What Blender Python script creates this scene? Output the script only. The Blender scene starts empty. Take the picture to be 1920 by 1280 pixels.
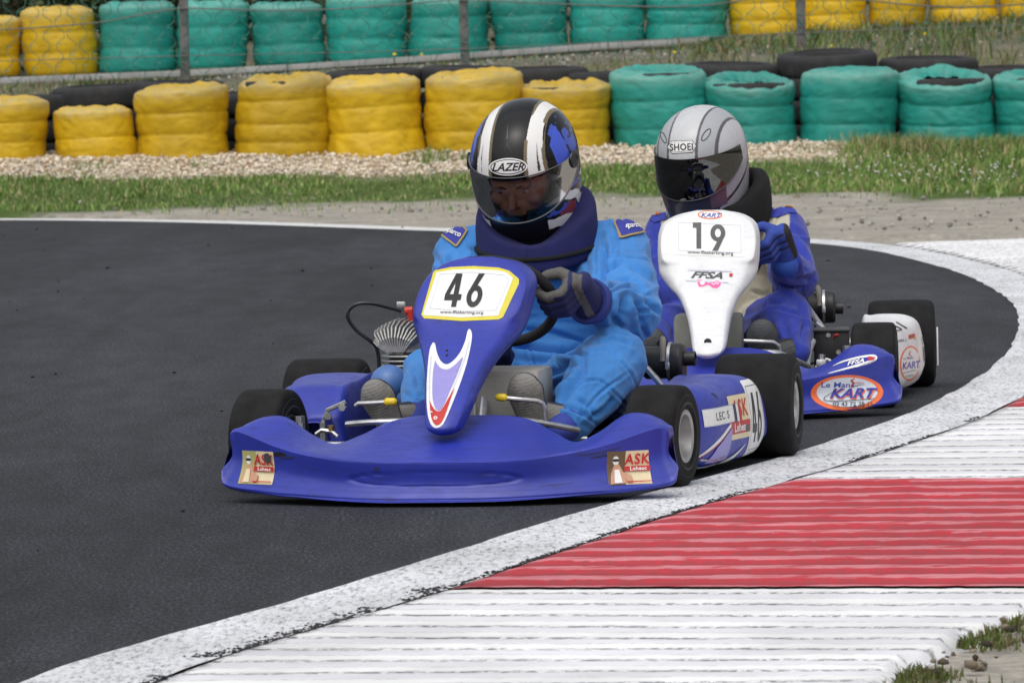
import bpy, bmesh, math, random
import numpy as np
from mathutils import Vector, Matrix
from mathutils.bvhtree import BVHTree

# ------------------------------------------------------------------ camera, world, sun, exposure
SC = bpy.context.scene
COL = SC.collection
FPX, CAMH = 11300.0, 1.1
PITCH, ROLL = math.atan((640 - 86) / FPX), -math.radians(1.2)
cam_d = bpy.data.cameras.new('camera')
cam_d.sensor_width = 36.0
cam_d.lens = FPX / 1920.0 * 36.0
cam_d.clip_start, cam_d.clip_end = 0.5, 1500.0
cam_d.dof.use_dof = True
cam_d.dof.focus_distance = 15.2
cam_d.dof.aperture_fstop = 22.0
cam = bpy.data.objects.new('camera', cam_d)
COL.objects.link(cam)
CAM_M = Matrix.Translation((0, 0, CAMH)) @ Matrix.Rotation(math.pi / 2 - PITCH, 4, 'X') @ Matrix.Rotation(ROLL, 4, 'Z')
cam.matrix_world = CAM_M
SC.camera = cam

SUN_EL, SUN_AZ = math.radians(58), math.radians(200)      # azimuth of the sun seen from above, clockwise from +Y
world = bpy.data.worlds.new('World')
SC.world = world
world.use_nodes = True
wn, wl = world.node_tree.nodes, world.node_tree.links
wn.clear()
sky = wn.new('ShaderNodeTexSky')
sky.sky_type = 'NISHITA'
sky.sun_disc = False
sky.sun_elevation = SUN_EL
sky.sun_rotation = SUN_AZ
sky.air_density, sky.dust_density, sky.ozone_density = 1.6, 5.0, 1.0
hs = wn.new('ShaderNodeHueSaturation')
hs.inputs['Saturation'].default_value = 0.30
bg = wn.new('ShaderNodeBackground')
bg.inputs['Strength'].default_value = 0.135
wo = wn.new('ShaderNodeOutputWorld')
wl.new(sky.outputs[0], hs.inputs['Color'])
wl.new(hs.outputs[0], bg.inputs[0])
wl.new(bg.outputs[0], wo.inputs[0])

sun_d = bpy.data.lights.new('sun', 'SUN')
sun_d.energy = 0.6
sun_d.angle = math.radians(110)
sun_d.color = (1.0, 0.97, 0.93)
sun = bpy.data.objects.new('sun', sun_d)
COL.objects.link(sun)
sd = Vector((math.sin(SUN_AZ) * math.cos(SUN_EL), math.cos(SUN_AZ) * math.cos(SUN_EL), math.sin(SUN_EL)))
sun.rotation_euler = (-sd).to_track_quat('-Z', 'Y').to_euler()

SC.view_settings.view_transform = 'Standard'
SC.view_settings.look = 'None'
SC.view_settings.exposure = 0.17
SC.view_settings.gamma = 1.0
SC.render.engine = 'CYCLES'
SC.cycles.max_bounces = 6
SC.cycles.transparent_max_bounces = 12
SC.cycles.use_denoising = True

# ------------------------------------------------------------------ helpers
rng = np.random.default_rng(7)
random.seed(7)

def ray(u, v):
    d = Vector(((u - 960) / FPX, (640 - v) / FPX, -1.0))
    return CAM_M.to_3x3() @ d
def gp(u, v, z=0.0):                       # where a line of sight meets the level z
    d = ray(u, v); t = (z - CAMH) / d.z
    return Vector((0, 0, CAMH)) + d * t
def at(u, v, Y):                           # where it meets the distance Y
    d = ray(u, v)
    return Vector((0, 0, CAMH)) + d * (Y / d.y)

def _h(ix, iy, iz, s):
    n = (ix * 374761393 + iy * 668265263 + iz * 2147483647 + s * 974634777) & 0xffffffff
    n = ((n ^ (n >> 13)) * 1274126177) & 0xffffffff
    n = (n ^ (n >> 16)) & 0xffffffff
    return n.astype(np.float64) / 4294967295.0 * 2 - 1
def vnoise(p, s=0):                        # smooth value noise in -1..1, p is (n,3)
    p = np.asarray(p, float)
    i = np.floor(p).astype(np.int64); f = p - i
    f = f * f * f * (f * (f * 6 - 15) + 10)
    r = 0
    for dx in (0, 1):
        wx = f[:, 0] if dx else 1 - f[:, 0]
        for dy in (0, 1):
            wy = f[:, 1] if dy else 1 - f[:, 1]
            for dz in (0, 1):
                wz = f[:, 2] if dz else 1 - f[:, 2]
                r = r + wx * wy * wz * _h(i[:, 0] + dx, i[:, 1] + dy, i[:, 2] + dz, s)
    return r
def fbm(p, octv=3, s=0):
    p = np.asarray(p, float); r = 0; a = 1.0; t = 0
    for k in range(octv):
        r = r + a * vnoise(p * (2.03 ** k) + 17.3 * k, s + k); t += a; a *= 0.5
    return r / t
def sstep(a, b, x):
    t = np.clip((np.asarray(x, float) - a) / (b - a), 0, 1)
    return t * t * (3 - 2 * t)

def tag(o, label=None, cat=None, group=None, kind=None):
    if label: o['label'] = label
    if cat: o['category'] = cat
    if group: o['group'] = group
    if kind: o['kind'] = kind
    return o
def empty(name, loc=(0, 0, 0), rz=0.0):
    o = bpy.data.objects.new(name, None)
    o.empty_display_size = 0.1
    o.location = loc; o.rotation_euler = (0, 0, rz)
    COL.objects.link(o)
    return o
def meshobj(name, V, F, mats, parent=None, smooth=True, col=None, mi=None, auto=None):
    me = bpy.data.meshes.new(name)
    V = np.asarray(V, float).reshape(-1, 3)
    if isinstance(F, np.ndarray) and F.ndim == 2:
        n, k = F.shape
        me.vertices.add(len(V)); me.vertices.foreach_set('co', V.ravel())
        me.loops.add(n * k); me.loops.foreach_set('vertex_index', F.ravel().astype(np.int32))
        me.polygons.add(n)
        me.polygons.foreach_set('loop_start', (np.arange(n) * k).astype(np.int32))
        me.update(calc_edges=True)
    else:
        me.from_pydata(V.tolist(), [], [list(map(int, f)) for f in F])
    if not isinstance(mats, (list, tuple)): mats = [mats]
    for m in mats: me.materials.append(m)
    if mi is not None: me.polygons.foreach_set('material_index', np.asarray(mi, np.int32))
    if smooth: me.polygons.foreach_set('use_smooth', np.ones(len(me.polygons), bool))
    if col is not None:
        a = me.color_attributes.new('Col', 'FLOAT_COLOR', 'POINT')
        c = np.ones((len(V), 4)); c[:, :3] = col
        a.data.foreach_set('color', c.ravel())
    me.validate()
    if auto is not None:
        me.set_sharp_from_angle(angle=math.radians(auto))
    o = bpy.data.objects.new(name, me)
    COL.objects.link(o)
    if parent is not None: o.parent = parent
    return o
def grid_faces(nu, nv, closed_u=False, closed_v=False):
    a = np.arange(nu if closed_u else nu - 1); b = np.arange(nv if closed_v else nv - 1)
    A, B = np.meshgrid(a, b, indexing='ij')
    A2, B2 = (A + 1) % nu, (B + 1) % nv
    return np.stack([A * nv + B, A2 * nv + B, A2 * nv + B2, A * nv + B2], -1).reshape(-1, 4)

class MB:                                   # collects simple shapes into one mesh
    def __init__(s): s.V = []; s.F = []; s.M = []; s.n = 0
    def add(s, V, F, m=0):
        V = np.asarray(V, float).reshape(-1, 3)
        s.V.append(V); s.F += [[int(i) + s.n for i in f] for f in F]; s.M += [m] * len(F); s.n += len(V)
        return s
    def box(s, c, d, R=None, m=0, bev=0.0):
        c = np.array(c, float); h = np.array(d, float) / 2
        if bev <= 0:
            V = np.array([[x, y, z] for x in (-1, 1) for y in (-1, 1) for z in (-1, 1)], float) * h
            F = [(0, 1, 3, 2), (4, 6, 7, 5), (0, 4, 5, 1), (2, 3, 7, 6), (0, 2, 6, 4), (1, 5, 7, 3)]
        else:
            bm = bmesh.new(); bmesh.ops.create_cube(bm, size=1.0)
            bmesh.ops.scale(bm, vec=tuple(2 * h), verts=bm.verts)
            bmesh.ops.bevel(bm, geom=bm.edges[:], offset=bev, segments=2, affect='EDGES', profile=0.6)
            bm.verts.index_update()
            V = np.array([v.co[:] for v in bm.verts]); F = [[v.index for v in f.verts] for f in bm.faces]; bm.free()
        if R is not None: V = V @ np.array(R.to_3x3() if hasattr(R, 'to_3x3') else R).T
        return s.add(V + c, F, m)
    def tube(s, P, r, n=10, m=0, smooth=True, caps=True):
        P = [Vector(p) for p in P]
        if smooth and len(P) > 2: P = catmull(P, 6)
        rr = r if isinstance(r, (list, tuple, np.ndarray)) else [r] * len(P)
        if len(rr) != len(P): rr = np.interp(np.linspace(0, 1, len(P)), np.linspace(0, 1, len(rr)), rr)
        V = []; up = None
        for i, p in enumerate(P):
            t = (P[min(i + 1, len(P) - 1)] - P[max(i - 1, 0)])
            t = t.normalized() if t.length > 1e-9 else Vector((0, 0, 1))
            if up is None:
                up = Vector((0, 0, 1)) if abs(t.z) < 0.9 else Vector((1, 0, 0))
            a = (up - t * up.dot(t)).normalized(); up = a; b = t.cross(a)
            for k in range(n):
                w = 2 * math.pi * k / n
                V.append(p + (a * math.cos(w) + b * math.sin(w)) * rr[i])
        F = grid_faces(len(P), n, closed_v=True).tolist()
        if caps:
            F.append(list(range(n))[::-1]); F.append([(len(P) - 1) * n + k for k in range(n)])
        return s.add([tuple(v) for v in V], F, m)
    def lathe(s, prof, c=(0, 0, 0), axis='X', n=32, m=0, R=None, closed=False):
        # prof: list of (along axis, radius)
        V = []
        for (x, r) in prof:
            for k in range(n):
                w = 2 * math.pi * k / n
                q = (x, r * math.cos(w), r * math.sin(w))
                V.append(q if axis == 'X' else ((q[1], x, q[2]) if axis == 'Y' else (q[1], q[2], x)))
        V = np.array(V)
        if R is not None: V = V @ np.array(R.to_3x3()).T
        F = grid_faces(len(prof), n, closed_u=closed, closed_v=True).tolist()
        return s.add(V + np.array(c, float), F, m)
    def sphere(s, c, r, n=12, m=0, R=None):
        r = (r, r, r) if not isinstance(r, (tuple, list)) else r
        V = [(0, 0, 1)]; F = []
        for i in range(1, n):
            a = math.pi * i / n
            for k in range(2 * n):
                w = math.pi * k / n
                V.append((math.sin(a) * math.cos(w), math.sin(a) * math.sin(w), math.cos(a)))
        V.append((0, 0, -1)); L = 2 * n
        for k in range(L): F.append((0, 1 + k, 1 + (k + 1) % L))
        for i in range(n - 2):
            for k in range(L):
                a = 1 + i * L + k; b = 1 + i * L + (k + 1) % L
                F.append((a, a + L, b + L, b))
        e = len(V) - 1; q = 1 + (n - 2) * L
        for k in range(L): F.append((e, q + (k + 1) % L, q + k))
        V = np.array(V) * np.array(r)
        if R is not None: V = V @ np.array(R.to_3x3()).T
        return s.add(V + np.array(c, float), F, m)
    def capsule(s, p0, r0, p1, r1, n=14, flat=1.0, axis=None):
        # tapered capsule; flat squashes along axis
        p0, p1 = Vector(p0), Vector(p1); d = p1 - p0; L = d.length
        t = d.normalized() if L > 1e-6 else Vector((0, 0, 1))
        prof = []
        for k in range(7):
            a = -math.pi / 2 + (math.pi / 2) * k / 6
            prof.append((r0 * math.sin(a), max(r0 * math.cos(a), 1e-4)))
        for k in range(7):
            a = (math.pi / 2) * k / 6
            prof.append((L + r1 * math.sin(a), max(r1 * math.cos(a), 1e-4)))
        up = Vector(axis) if axis is not None else (Vector((0, 0, 1)) if abs(t.z) < .9 else Vector((1, 0, 0)))
        a = (up - t * up.dot(t)).normalized(); b = t.cross(a)
        V = []
        for (x, r) in prof:
            for k in range(n):
                w = 2 * math.pi * k / n
                V.append(p0 + t * x + a * (r * math.cos(w) * flat) + b * (r * math.sin(w)))
        F = grid_faces(len(prof), n, closed_v=True).tolist()
        F.append(list(range(n))[::-1]); F.append([(len(prof) - 1) * n + k for k in range(n)])
        return s.add([tuple(v) for v in V], F, 0)
    def build(s, name, mats, parent=None, smooth=True, auto=35, col=None):
        V = np.concatenate(s.V) if s.V else np.zeros((0, 3))
        c = None
        if callable(col): c = col(V)
        return meshobj(name, V, s.F, mats, parent, smooth, mi=s.M, auto=auto if smooth else None, col=c)
def catmull(P, k):
    P = [Vector(p) for p in P]; out = []
    Q = [P[0] * 2 - P[1]] + P + [P[-1] * 2 - P[-2]]
    for i in range(1, len(Q) - 2):
        for j in range(k):
            t = j / k
            a, b, c, d = Q[i - 1], Q[i], Q[i + 1], Q[i + 2]
            out.append(0.5 * ((2 * b) + (c - a) * t + (2 * a - 5 * b + 4 * c - d) * t * t + (3 * b - a - 3 * c + d) * t ** 3))
    out.append(P[-1])
    return out
def cr_interp(A, n, closed=False):          # catmull-rom resampling along axis 0 of an array of control rows
    A = np.asarray(A, float); m = len(A)
    if closed:
        t = np.arange(n) / n * m
    else:
        t = np.linspace(0, m - 1, n)
    i = np.floor(t).astype(int)
    if not closed: i = np.minimum(i, m - 2)
    f = (t - i).reshape((-1,) + (1,) * (A.ndim - 1))
    def g(k):
        if closed: return A[k % m]
        kk = np.clip(k, 0, m - 1)
        r = A[kk].copy()
        lo, hi = k < 0, k > m - 1
        r[lo] = 2 * A[0] - A[1]; r[hi] = 2 * A[-1] - A[-2]
        return r
    a, b, c, d = g(i - 1), g(i), g(i + 1), g(i + 2)
    return 0.5 * (2 * b + (c - a) * f + (2 * a - 5 * b + 4 * c - d) * f ** 2 + (3 * b - a - 3 * c + d) * f ** 3)
def loft(C, nu, nv):                        # C[stations][ring points] -> smooth closed tube with end caps
    C = np.asarray(C, float)
    S = cr_interp(C, nu)
    S = np.swapaxes(cr_interp(np.swapaxes(S, 0, 1), nv, closed=True), 0, 1)
    V = S.reshape(-1, 3)
    F = grid_faces(nu, nv, closed_v=True).tolist()
    F.append(list(range(nv))[::-1]); F.append([(nu - 1) * nv + k for k in range(nv)])
    return V, F

def organic(name, mb, mat, parent, voxel=0.006, smooth=6, fn=None, colf=None, mats=None, mif=None):
    tmp = mb.build('tmp', [], None, smooth=False)
    md = tmp.modifiers.new('r', 'REMESH'); md.mode = 'VOXEL'; md.voxel_size = voxel; md.adaptivity = 0
    if smooth:
        sm = tmp.modifiers.new('s', 'SMOOTH'); sm.factor = 0.5; sm.iterations = smooth
    dg = bpy.context.evaluated_depsgraph_get()
    me = bpy.data.meshes.new_from_object(tmp.evaluated_get(dg))
    n = len(me.vertices); V = np.zeros(n * 3); me.vertices.foreach_get('co', V); V = V.reshape(-1, 3)
    N = np.zeros(n * 3); me.vertices.foreach_get('normal', N); N = N.reshape(-1, 3)
    bpy.data.objects.remove(tmp)
    if fn is not None:
        V = fn(V, N)
        me.vertices.foreach_set('co', V.ravel())
    me.name = name
    me.materials.clear()
    for m in (mats or [mat]): me.materials.append(m)
    me.polygons.foreach_set('use_smooth', np.ones(len(me.polygons), bool))
    if colf is not None:
        a = me.color_attributes.new('Col', 'FLOAT_COLOR', 'POINT')
        c = np.ones((n, 4)); c[:, :3] = colf(V, N)
        a.data.foreach_set('color', c.ravel())
    me.update()
    o = bpy.data.objects.new(name, me); COL.objects.link(o)
    if parent is not None: o.parent = parent
    return o

# ------------------------------------------------------------------ materials
def new_mat(name):
    m = bpy.data.materials.new(name); m.use_nodes = True
    nt = m.node_tree; b = nt.nodes['Principled BSDF']
    return m, nt, b
def N(nt, t, **k):
    n = nt.nodes.new('ShaderNode' + t)
    for a, v in k.items():
        if a.startswith('i_'):
            key = a[2:]
            n.inputs[int(key) if key.isdigit() else key.replace('_', ' ')].default_value = v
        else: setattr(n, a, v)
    return n
def ramp(nt, stops, src=None, interp='LINEAR'):
    r = nt.nodes.new('ShaderNodeValToRGB'); r.color_ramp.interpolation = interp
    e = r.color_ramp.elements
    while len(e) < len(stops): e.new(0.5)
    for k, (p, c) in enumerate(stops):
        e[k].position = p
        e[k].color = (c, c, c, 1) if not isinstance(c, tuple) else (*c[:3], 1)
    if src is not None: nt.links.new(src, r.inputs[0])
    return r
def mixc(nt, fac, a, b, mode='MIX'):
    m = nt.nodes.new('ShaderNodeMix'); m.data_type = 'RGBA'; m.blend_type = mode
    for inp, v in ((0, fac), (6, a), (7, b)):
        if hasattr(v, 'links') or hasattr(v, 'is_linked'): nt.links.new(v, m.inputs[inp])
        else: m.inputs[inp].default_value = v if inp == 0 else (*v[:3], 1)
    return m.outputs[2]
def texco(nt, scale=(1, 1, 1), kind='Object'):
    tc = nt.nodes.new('ShaderNodeTexCoord'); mp = nt.nodes.new('ShaderNodeMapping')
    mp.inputs['Scale'].default_value = scale
    nt.links.new(tc.outputs[kind], mp.inputs[0])
    return mp.outputs[0]
def noise(nt, co, scale, detail=3, rough=0.55, dist=0.0):
    n = N(nt, 'TexNoise'); n.inputs['Scale'].default_value = scale; n.inputs['Detail'].default_value = detail
    n.inputs['Roughness'].default_value = rough; n.inputs['Distortion'].default_value = dist
    nt.links.new(co, n.inputs['Vector'])
    return n.outputs[0]
def bumpn(nt, b, h, strength=0.3, dist=0.01, prev=None):
    bp = N(nt, 'Bump'); bp.inputs['Strength'].default_value = strength; bp.inputs['Distance'].default_value = dist
    nt.links.new(h, bp.inputs['Height'])
    if prev is not None: nt.links.new(prev, bp.inputs['Normal'])
    nt.links.new(bp.outputs[0], b.inputs['Normal'])
    return bp.outputs[0]
def simple(name, c, rough=0.5, metal=0.0, var=0.12, vs=20.0, bump=0.0, bs=200.0, bd=0.002, spec=0.5, coat=0.0, dirt=None, dirt_amt=0.5, attr=False, ds=9.0):
    m, nt, b = new_mat(name)
    co = texco(nt)
    n1 = noise(nt, co, vs, 4)
    base = c
    if attr:
        at_ = N(nt, 'Attribute'); at_.attribute_name = 'Col'; base = at_.outputs['Color']
    r = ramp(nt, [(0.3, 1 - var), (0.7, 1 + var)], n1)
    r.color_ramp.elements[0].color = (1 - var,) * 3 + (1,)
    out = mixc(nt, 1.0, base, r.outputs[0], 'MULTIPLY')
    if dirt:
        n2 = noise(nt, co, ds, 6, 0.65, 0.4)
        f = ramp(nt, [(0.52, 0.0), (0.75, dirt_amt)], n2)
        out = mixc(nt, f.outputs[0], out, dirt)
        rr = ramp(nt, [(0.4, rough), (0.8, min(1, rough + .25))], n2); nt.links.new(rr.outputs[0], b.inputs['Roughness'])
    nt.links.new(out, b.inputs['Base Color'])
    if not dirt: b.inputs['Roughness'].default_value = rough
    b.inputs['Metallic'].default_value = metal
    b.inputs['Specular IOR Level'].default_value = spec
    b.inputs['Coat Weight'].default_value = coat
    b.inputs['Coat Roughness'].default_value = 0.05
    if bump: bumpn(nt, b, noise(nt, co, bs, 3), bump, bd)
    return m
# ------------------------------------------------------------------ terrain, road, kerb
EDGE = [(-1.25, 6.0), (-1.12, 8.4), (-0.86, 10.55), (-0.36, 12.26), (0.14, 14.05), (0.45, 15.03), (0.78, 16.1), (1.17, 17.6), (1.53, 19.5),
        (1.79, 21.4), (1.99, 23.5), (2.10, 25.8), (2.06, 28.9), (1.70, 32.3), (0.7, 34.6), (-0.37, 36.55), (-1.93, 39.25),
        (-3.5, 40.9), (-5.5, 41.7), (-9, 42.0), (-16, 42.0), (-40, 41.0)]
EC = catmull([Vector((x, y, 0)) for x, y in EDGE], 24)
EP = np.array([(p.x, p.y) for p in EC])
ES = np.concatenate([[0], np.cumsum(np.hypot(*np.diff(EP, axis=0).T))])
def edge_at(s):
    return np.stack([np.interp(s, ES, EP[:, 0]), np.interp(s, ES, EP[:, 1])], -1)
def edge_n(s):
    t = edge_at(np.asarray(s) + .05) - edge_at(np.asarray(s) - .05)
    t /= np.linalg.norm(t, axis=-1, keepdims=True)
    return np.stack([t[..., 1], -t[..., 0]], -1)      # towards the outside of the bend
def edge_s(p):
    return ES[np.argmin((EP[:, 0] - p[0]) ** 2 + (EP[:, 1] - p[1]) ** 2)]
def edge_dist(X, Y):                        # signed distance, positive outside the road
    sh = np.shape(X); P = np.stack([np.ravel(X), np.ravel(Y)], -1)
    out = np.zeros(len(P))
    T = np.gradient(EP, axis=0); T /= np.linalg.norm(T, axis=1, keepdims=True)
    NN = np.stack([T[:, 1], -T[:, 0]], -1)
    for a in range(0, len(P), 4000):
        q = P[a:a + 4000]
        d2 = ((q[:, None, :] - EP[None]) ** 2).sum(-1)
        k = d2.argmin(1)
        out[a:a + 4000] = np.sqrt(d2[np.arange(len(q)), k]) * np.sign(((q - EP[k]) * NN[k]).sum(1) + 1e-9)
    return out.reshape(sh)
def terr(X, Y):
    X, Y = np.asarray(X, float), np.asarray(Y, float)
    Yw = Y + 0.12 * np.sin(X * 1.3) + .07 * np.sin(X * 3.1 + 1)
    z = np.interp(Yw, [0, 36, 40, 41.5, 42.2, 43, 43.6, 44.3, 45.2, 46.5, 50, 56, 62, 90, 1000],
                  [0, 0, .02, .06, .13, .25, .33, .36, .42, .70, .93, .985, 1.2, 2.2, 3])
    z = z + .04 * np.clip(X, -8, 8) * sstep(46, 53, Y)
    return z
def terrz(x, y): return float(terr(x, y))
KERB_A, KERB_W = 0.23, 1.30
S0 = edge_s((1.95, 30.9)) + 0.9
def build_ground():
    xs = np.concatenate([np.linspace(-400, -12, 14)[:-1], np.linspace(-12, -6, 16)[:-1], np.linspace(-6, 6, 130)[:-1], np.linspace(6, 12, 16)[:-1], np.linspace(12, 400, 14)])
    ys = np.concatenate([np.linspace(-300, 4, 16)[:-1], np.linspace(4, 34, 160)[:-1], np.linspace(34, 47, 150)[:-1], np.linspace(47, 66, 50)[:-1], np.linspace(66, 700, 24)])
    X, Y = np.meshgrid(xs, ys, indexing='ij')
    D = edge_dist(X, Y)
    near = (np.abs(X) < 8) & (Y > 3)
    Z = terr(X, Y)
    P = np.stack([X.ravel(), Y.ravel(), Z.ravel() * 0], -1)
    Z = Z + (fbm(P * 3.1, 3).reshape(Z.shape) * .012 + fbm(P * .7, 2, 5).reshape(Z.shape) * .02) * sstep(0.1, .8, D)
    Z = np.where(D < 0.02, -0.03, Z - .004)
    s = ES[0]
    # under the kerb the ground stays low
    sidx = np.interp(Y, [0, 33.4, 33.6], [1, 1, 0])
    kb = (D > 0) & (D < KERB_A + KERB_W - .03) & (Y < 33.6)
    Z = np.where(kb, -0.03, Z)
    Zc = fbm(P * np.array([1.2, 1.2, 1]), 3, 9).reshape(Z.shape)
    sand = np.array([.34, .315, .275]); soil = np.array([.16, .15, .085]); grav = np.array([.46, .38, .28]); turf = np.array([.08, .12, .035])
    g = sstep(41.0, 41.6, Y + Zc * .5 + .25 * np.sin(X * .9)) * (1 - sstep(42.7, 43.1, Y + Zc * .3))
    left = 1 - sstep(-2.2, -.6, X)
    g = np.maximum(g, left * sstep(40.6, 41.2, Y + Zc * .5) * (1 - sstep(42.7, 43.1, Y)))
    right = sstep(2.4, 2.8, X)
    g = np.maximum(g, right * sstep(39.8, 40.6, Y + Zc) * (1 - sstep(45, 46, Y)))
    gr = sstep(42.7, 43.1, Y + Zc * .3) * (1 - sstep(45, 45.6, Y)) * (1 - right)
    bk = sstep(45, 45.8, Y)
    c = sand[None, None] * np.ones(X.shape + (1,))
    c = c * (1 - g[..., None]) + turf * g[..., None]
    c = c * (1 - gr[..., None]) + grav * gr[..., None]
    m = (.5 + .5 * Zc)[..., None]
    c = c * (1 - bk[..., None]) + (np.array([.16, .155, .135]) * m + soil * (1 - m)) * bk[..., None]
    V = np.stack([X, Y, Z], -1).reshape(-1, 3)
    m, nt, b = new_mat('earth')
    co = texco(nt)
    a = N(nt, 'Attribute'); a.attribute_name = 'Col'
    n1 = noise(nt, co, 2.2, 6, .7); n2 = noise(nt, co, 26, 4, .7)
    r1 = ramp(nt, [(.3, .72), (.7, 1.2)], n1); r2 = ramp(nt, [(.3, .7), (.7, 1.25)], n2)
    for r in (r1, r2):
        for e in r.color_ramp.elements: pass
    o = mixc(nt, 1, a.outputs['Color'], r1.outputs[0], 'MULTIPLY'); o = mixc(nt, 1, o, r2.outputs[0], 'MULTIPLY')
    vo = N(nt, 'TexVoronoi'); vo.inputs['Scale'].default_value = 9; nt.links.new(texco(nt, (1, .35, 1)), vo.inputs['Vector'])
    f = ramp(nt, [(.05, 1.0), (.10, 0.0)], vo.outputs['Distance'])
    n3 = noise(nt, co, .8, 3); f2 = ramp(nt, [(.5, 0.0), (.6, 1.0)], n3)
    ff = N(nt, 'Math', operation='MULTIPLY'); nt.links.new(f.outputs[0], ff.inputs[0]); nt.links.new(f2.outputs[0], ff.inputs[1])
    o = mixc(nt, ff.outputs[0], o, (.05, .048, .045))
    nt.links.new(o, b.inputs['Base Color']); b.inputs['Roughness'].default_value = .95; b.inputs['Specular IOR Level'].default_value = .1
    bumpn(nt, b, n2, .6, .02)
    tag(meshobj('ground', V, grid_faces(len(xs), len(ys)), m, col=c.reshape(-1, 3)), kind='structure')
build_ground()

def mat_asphalt():
    m, nt, b = new_mat('asphalt')
    co = texco(nt)
    big = noise(nt, texco(nt, (.9, .12, 1)), 1.0, 4, .6)
    mid = noise(nt, texco(nt, (6, 1.2, 1)), 1.3, 5, .7)
    fine = noise(nt, texco(nt, (1, .34, 1)), 120, 2, .9)
    vo = N(nt, 'TexVoronoi'); vo.inputs['Scale'].default_value = 95; nt.links.new(co, vo.inputs['Vector'])
    c = ramp(nt, [(.36, (.0185, .0200, .0250)), (.64, (.040, .0432, .0525))], big).outputs[0]
    c = mixc(nt, .9, c, mixc(nt, 1.0, c, ramp(nt, [(.3, .70), (.7, 1.4)], mid).outputs[0], 'MULTIPLY'))
    c = mixc(nt, 1.0, c, ramp(nt, [(.30, .0), (.43, .6), (.56, 1.25), (.68, 2.8)], fine).outputs[0], 'MULTIPLY')
    c = mixc(nt, 1.0, c, ramp(nt, [(0, 1.5), (.25, 1.0), (.8, .7)], vo.outputs['Distance']).outputs[0], 'MULTIPLY')
    # sparse black rubber crumbs
    v2 = N(nt, 'TexVoronoi'); v2.inputs['Scale'].default_value = 2.3; nt.links.new(texco(nt, (1, .5, 1)), v2.inputs['Vector'])
    f = ramp(nt, [(.015, .9), (.04, 0.0)], v2.outputs['Distance'])
    c = mixc(nt, f.outputs[0], c, (.008, .008, .009))
    nt.links.new(c, b.inputs['Base Color'])
    b.inputs['Roughness'].default_value = .9; b.inputs['Specular IOR Level'].default_value = .28
    bumpn(nt, b, fine, .3, .002)
    return m
def build_road():
    s = np.linspace(0, ES[-1], 500); P = edge_at(s)
    far = P
    # strip from the edge to a far-left line
    tgt = np.stack([np.full(len(s), -60.0), np.interp(s, [0, ES[-1]], [-30, 36])], -1)
    tt = np.array([0, .02, .1, .3, 1.0])
    V = [];
    for t in tt: V.append(np.concatenate([P * (1 - t) + tgt * t, np.zeros((len(s), 1))], 1))
    V = np.array(V).reshape(-1, 3)
    F = grid_faces(len(tt), len(s))
    # road behind the start of the edge list (under and behind the camera)
    o = meshobj('road', V, F, mat_asphalt(), smooth=False)
    tag(o, kind='structure')
build_road()

def mat_band():
    m, nt, b = new_mat('band_paint')
    n = noise(nt, texco(nt, (1, .22, 1)), 90, 4, .75); n2 = noise(nt, texco(nt, (1, .5, 1)), 3, 5, .65)
    c = ramp(nt, [(.33, (.16, .165, .18)), (.43, (.56, .57, .60)), (.55, (.76, .77, .80))], n).outputs[0]
    c = mixc(nt, 1.0, c, ramp(nt, [(.3, .72), (.65, 1.05)], n2).outputs[0], 'MULTIPLY')
    nt.links.new(c, b.inputs['Base Color']); b.inputs['Roughness'].default_value = .8
    bumpn(nt, b, n, .8, .006)
    return m
def strip(name, s0, s1, o0, o1, z, mat, step=.08, nacross=3, wob=0.0):
    n = int((s1 - s0) / step) + 2; s = np.linspace(s0, s1, n); P = edge_at(s); NN = edge_n(s)
    V = []
    for k in range(nacross):
        o = o0 + (o1 - o0) * k / (nacross - 1) + (wob * vnoise(np.stack([s * 5, s * 0 + k, s * 0], -1)) if k in (0, nacross - 1) else 0)
        q = P + NN * np.reshape(o, (-1, 1)) if np.ndim(o) else P + NN * o
        V.append(np.concatenate([q, np.full((n, 1), z)], 1))
    return meshobj(name, np.array(V).reshape(-1, 3), grid_faces(nacross, n)[:, ::-1], mat)
SB = [edge_s(gp(890, 1112)[:2]), edge_s(gp(1470, 908)[:2])]
BL = SB[1] - SB[0]
tag(strip('apron_strip', 0, S0 + 1.6, -.012, KERB_A, .004, mat_band(), wob=.006), kind='structure')
mw, nt, b = new_mat('line_paint')
n_ = noise(nt, texco(nt), 14, 4, .7)
nt.links.new(ramp(nt, [(.3, (.45, .45, .45)), (.6, (.72, .72, .72))], n_).outputs[0], b.inputs['Base Color']); b.inputs['Roughness'].default_value = .7
tag(strip('edge_line', S0 + 1.6, ES[-1], -.31, -.01, .004, mw, wob=.006), kind='structure')

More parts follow.
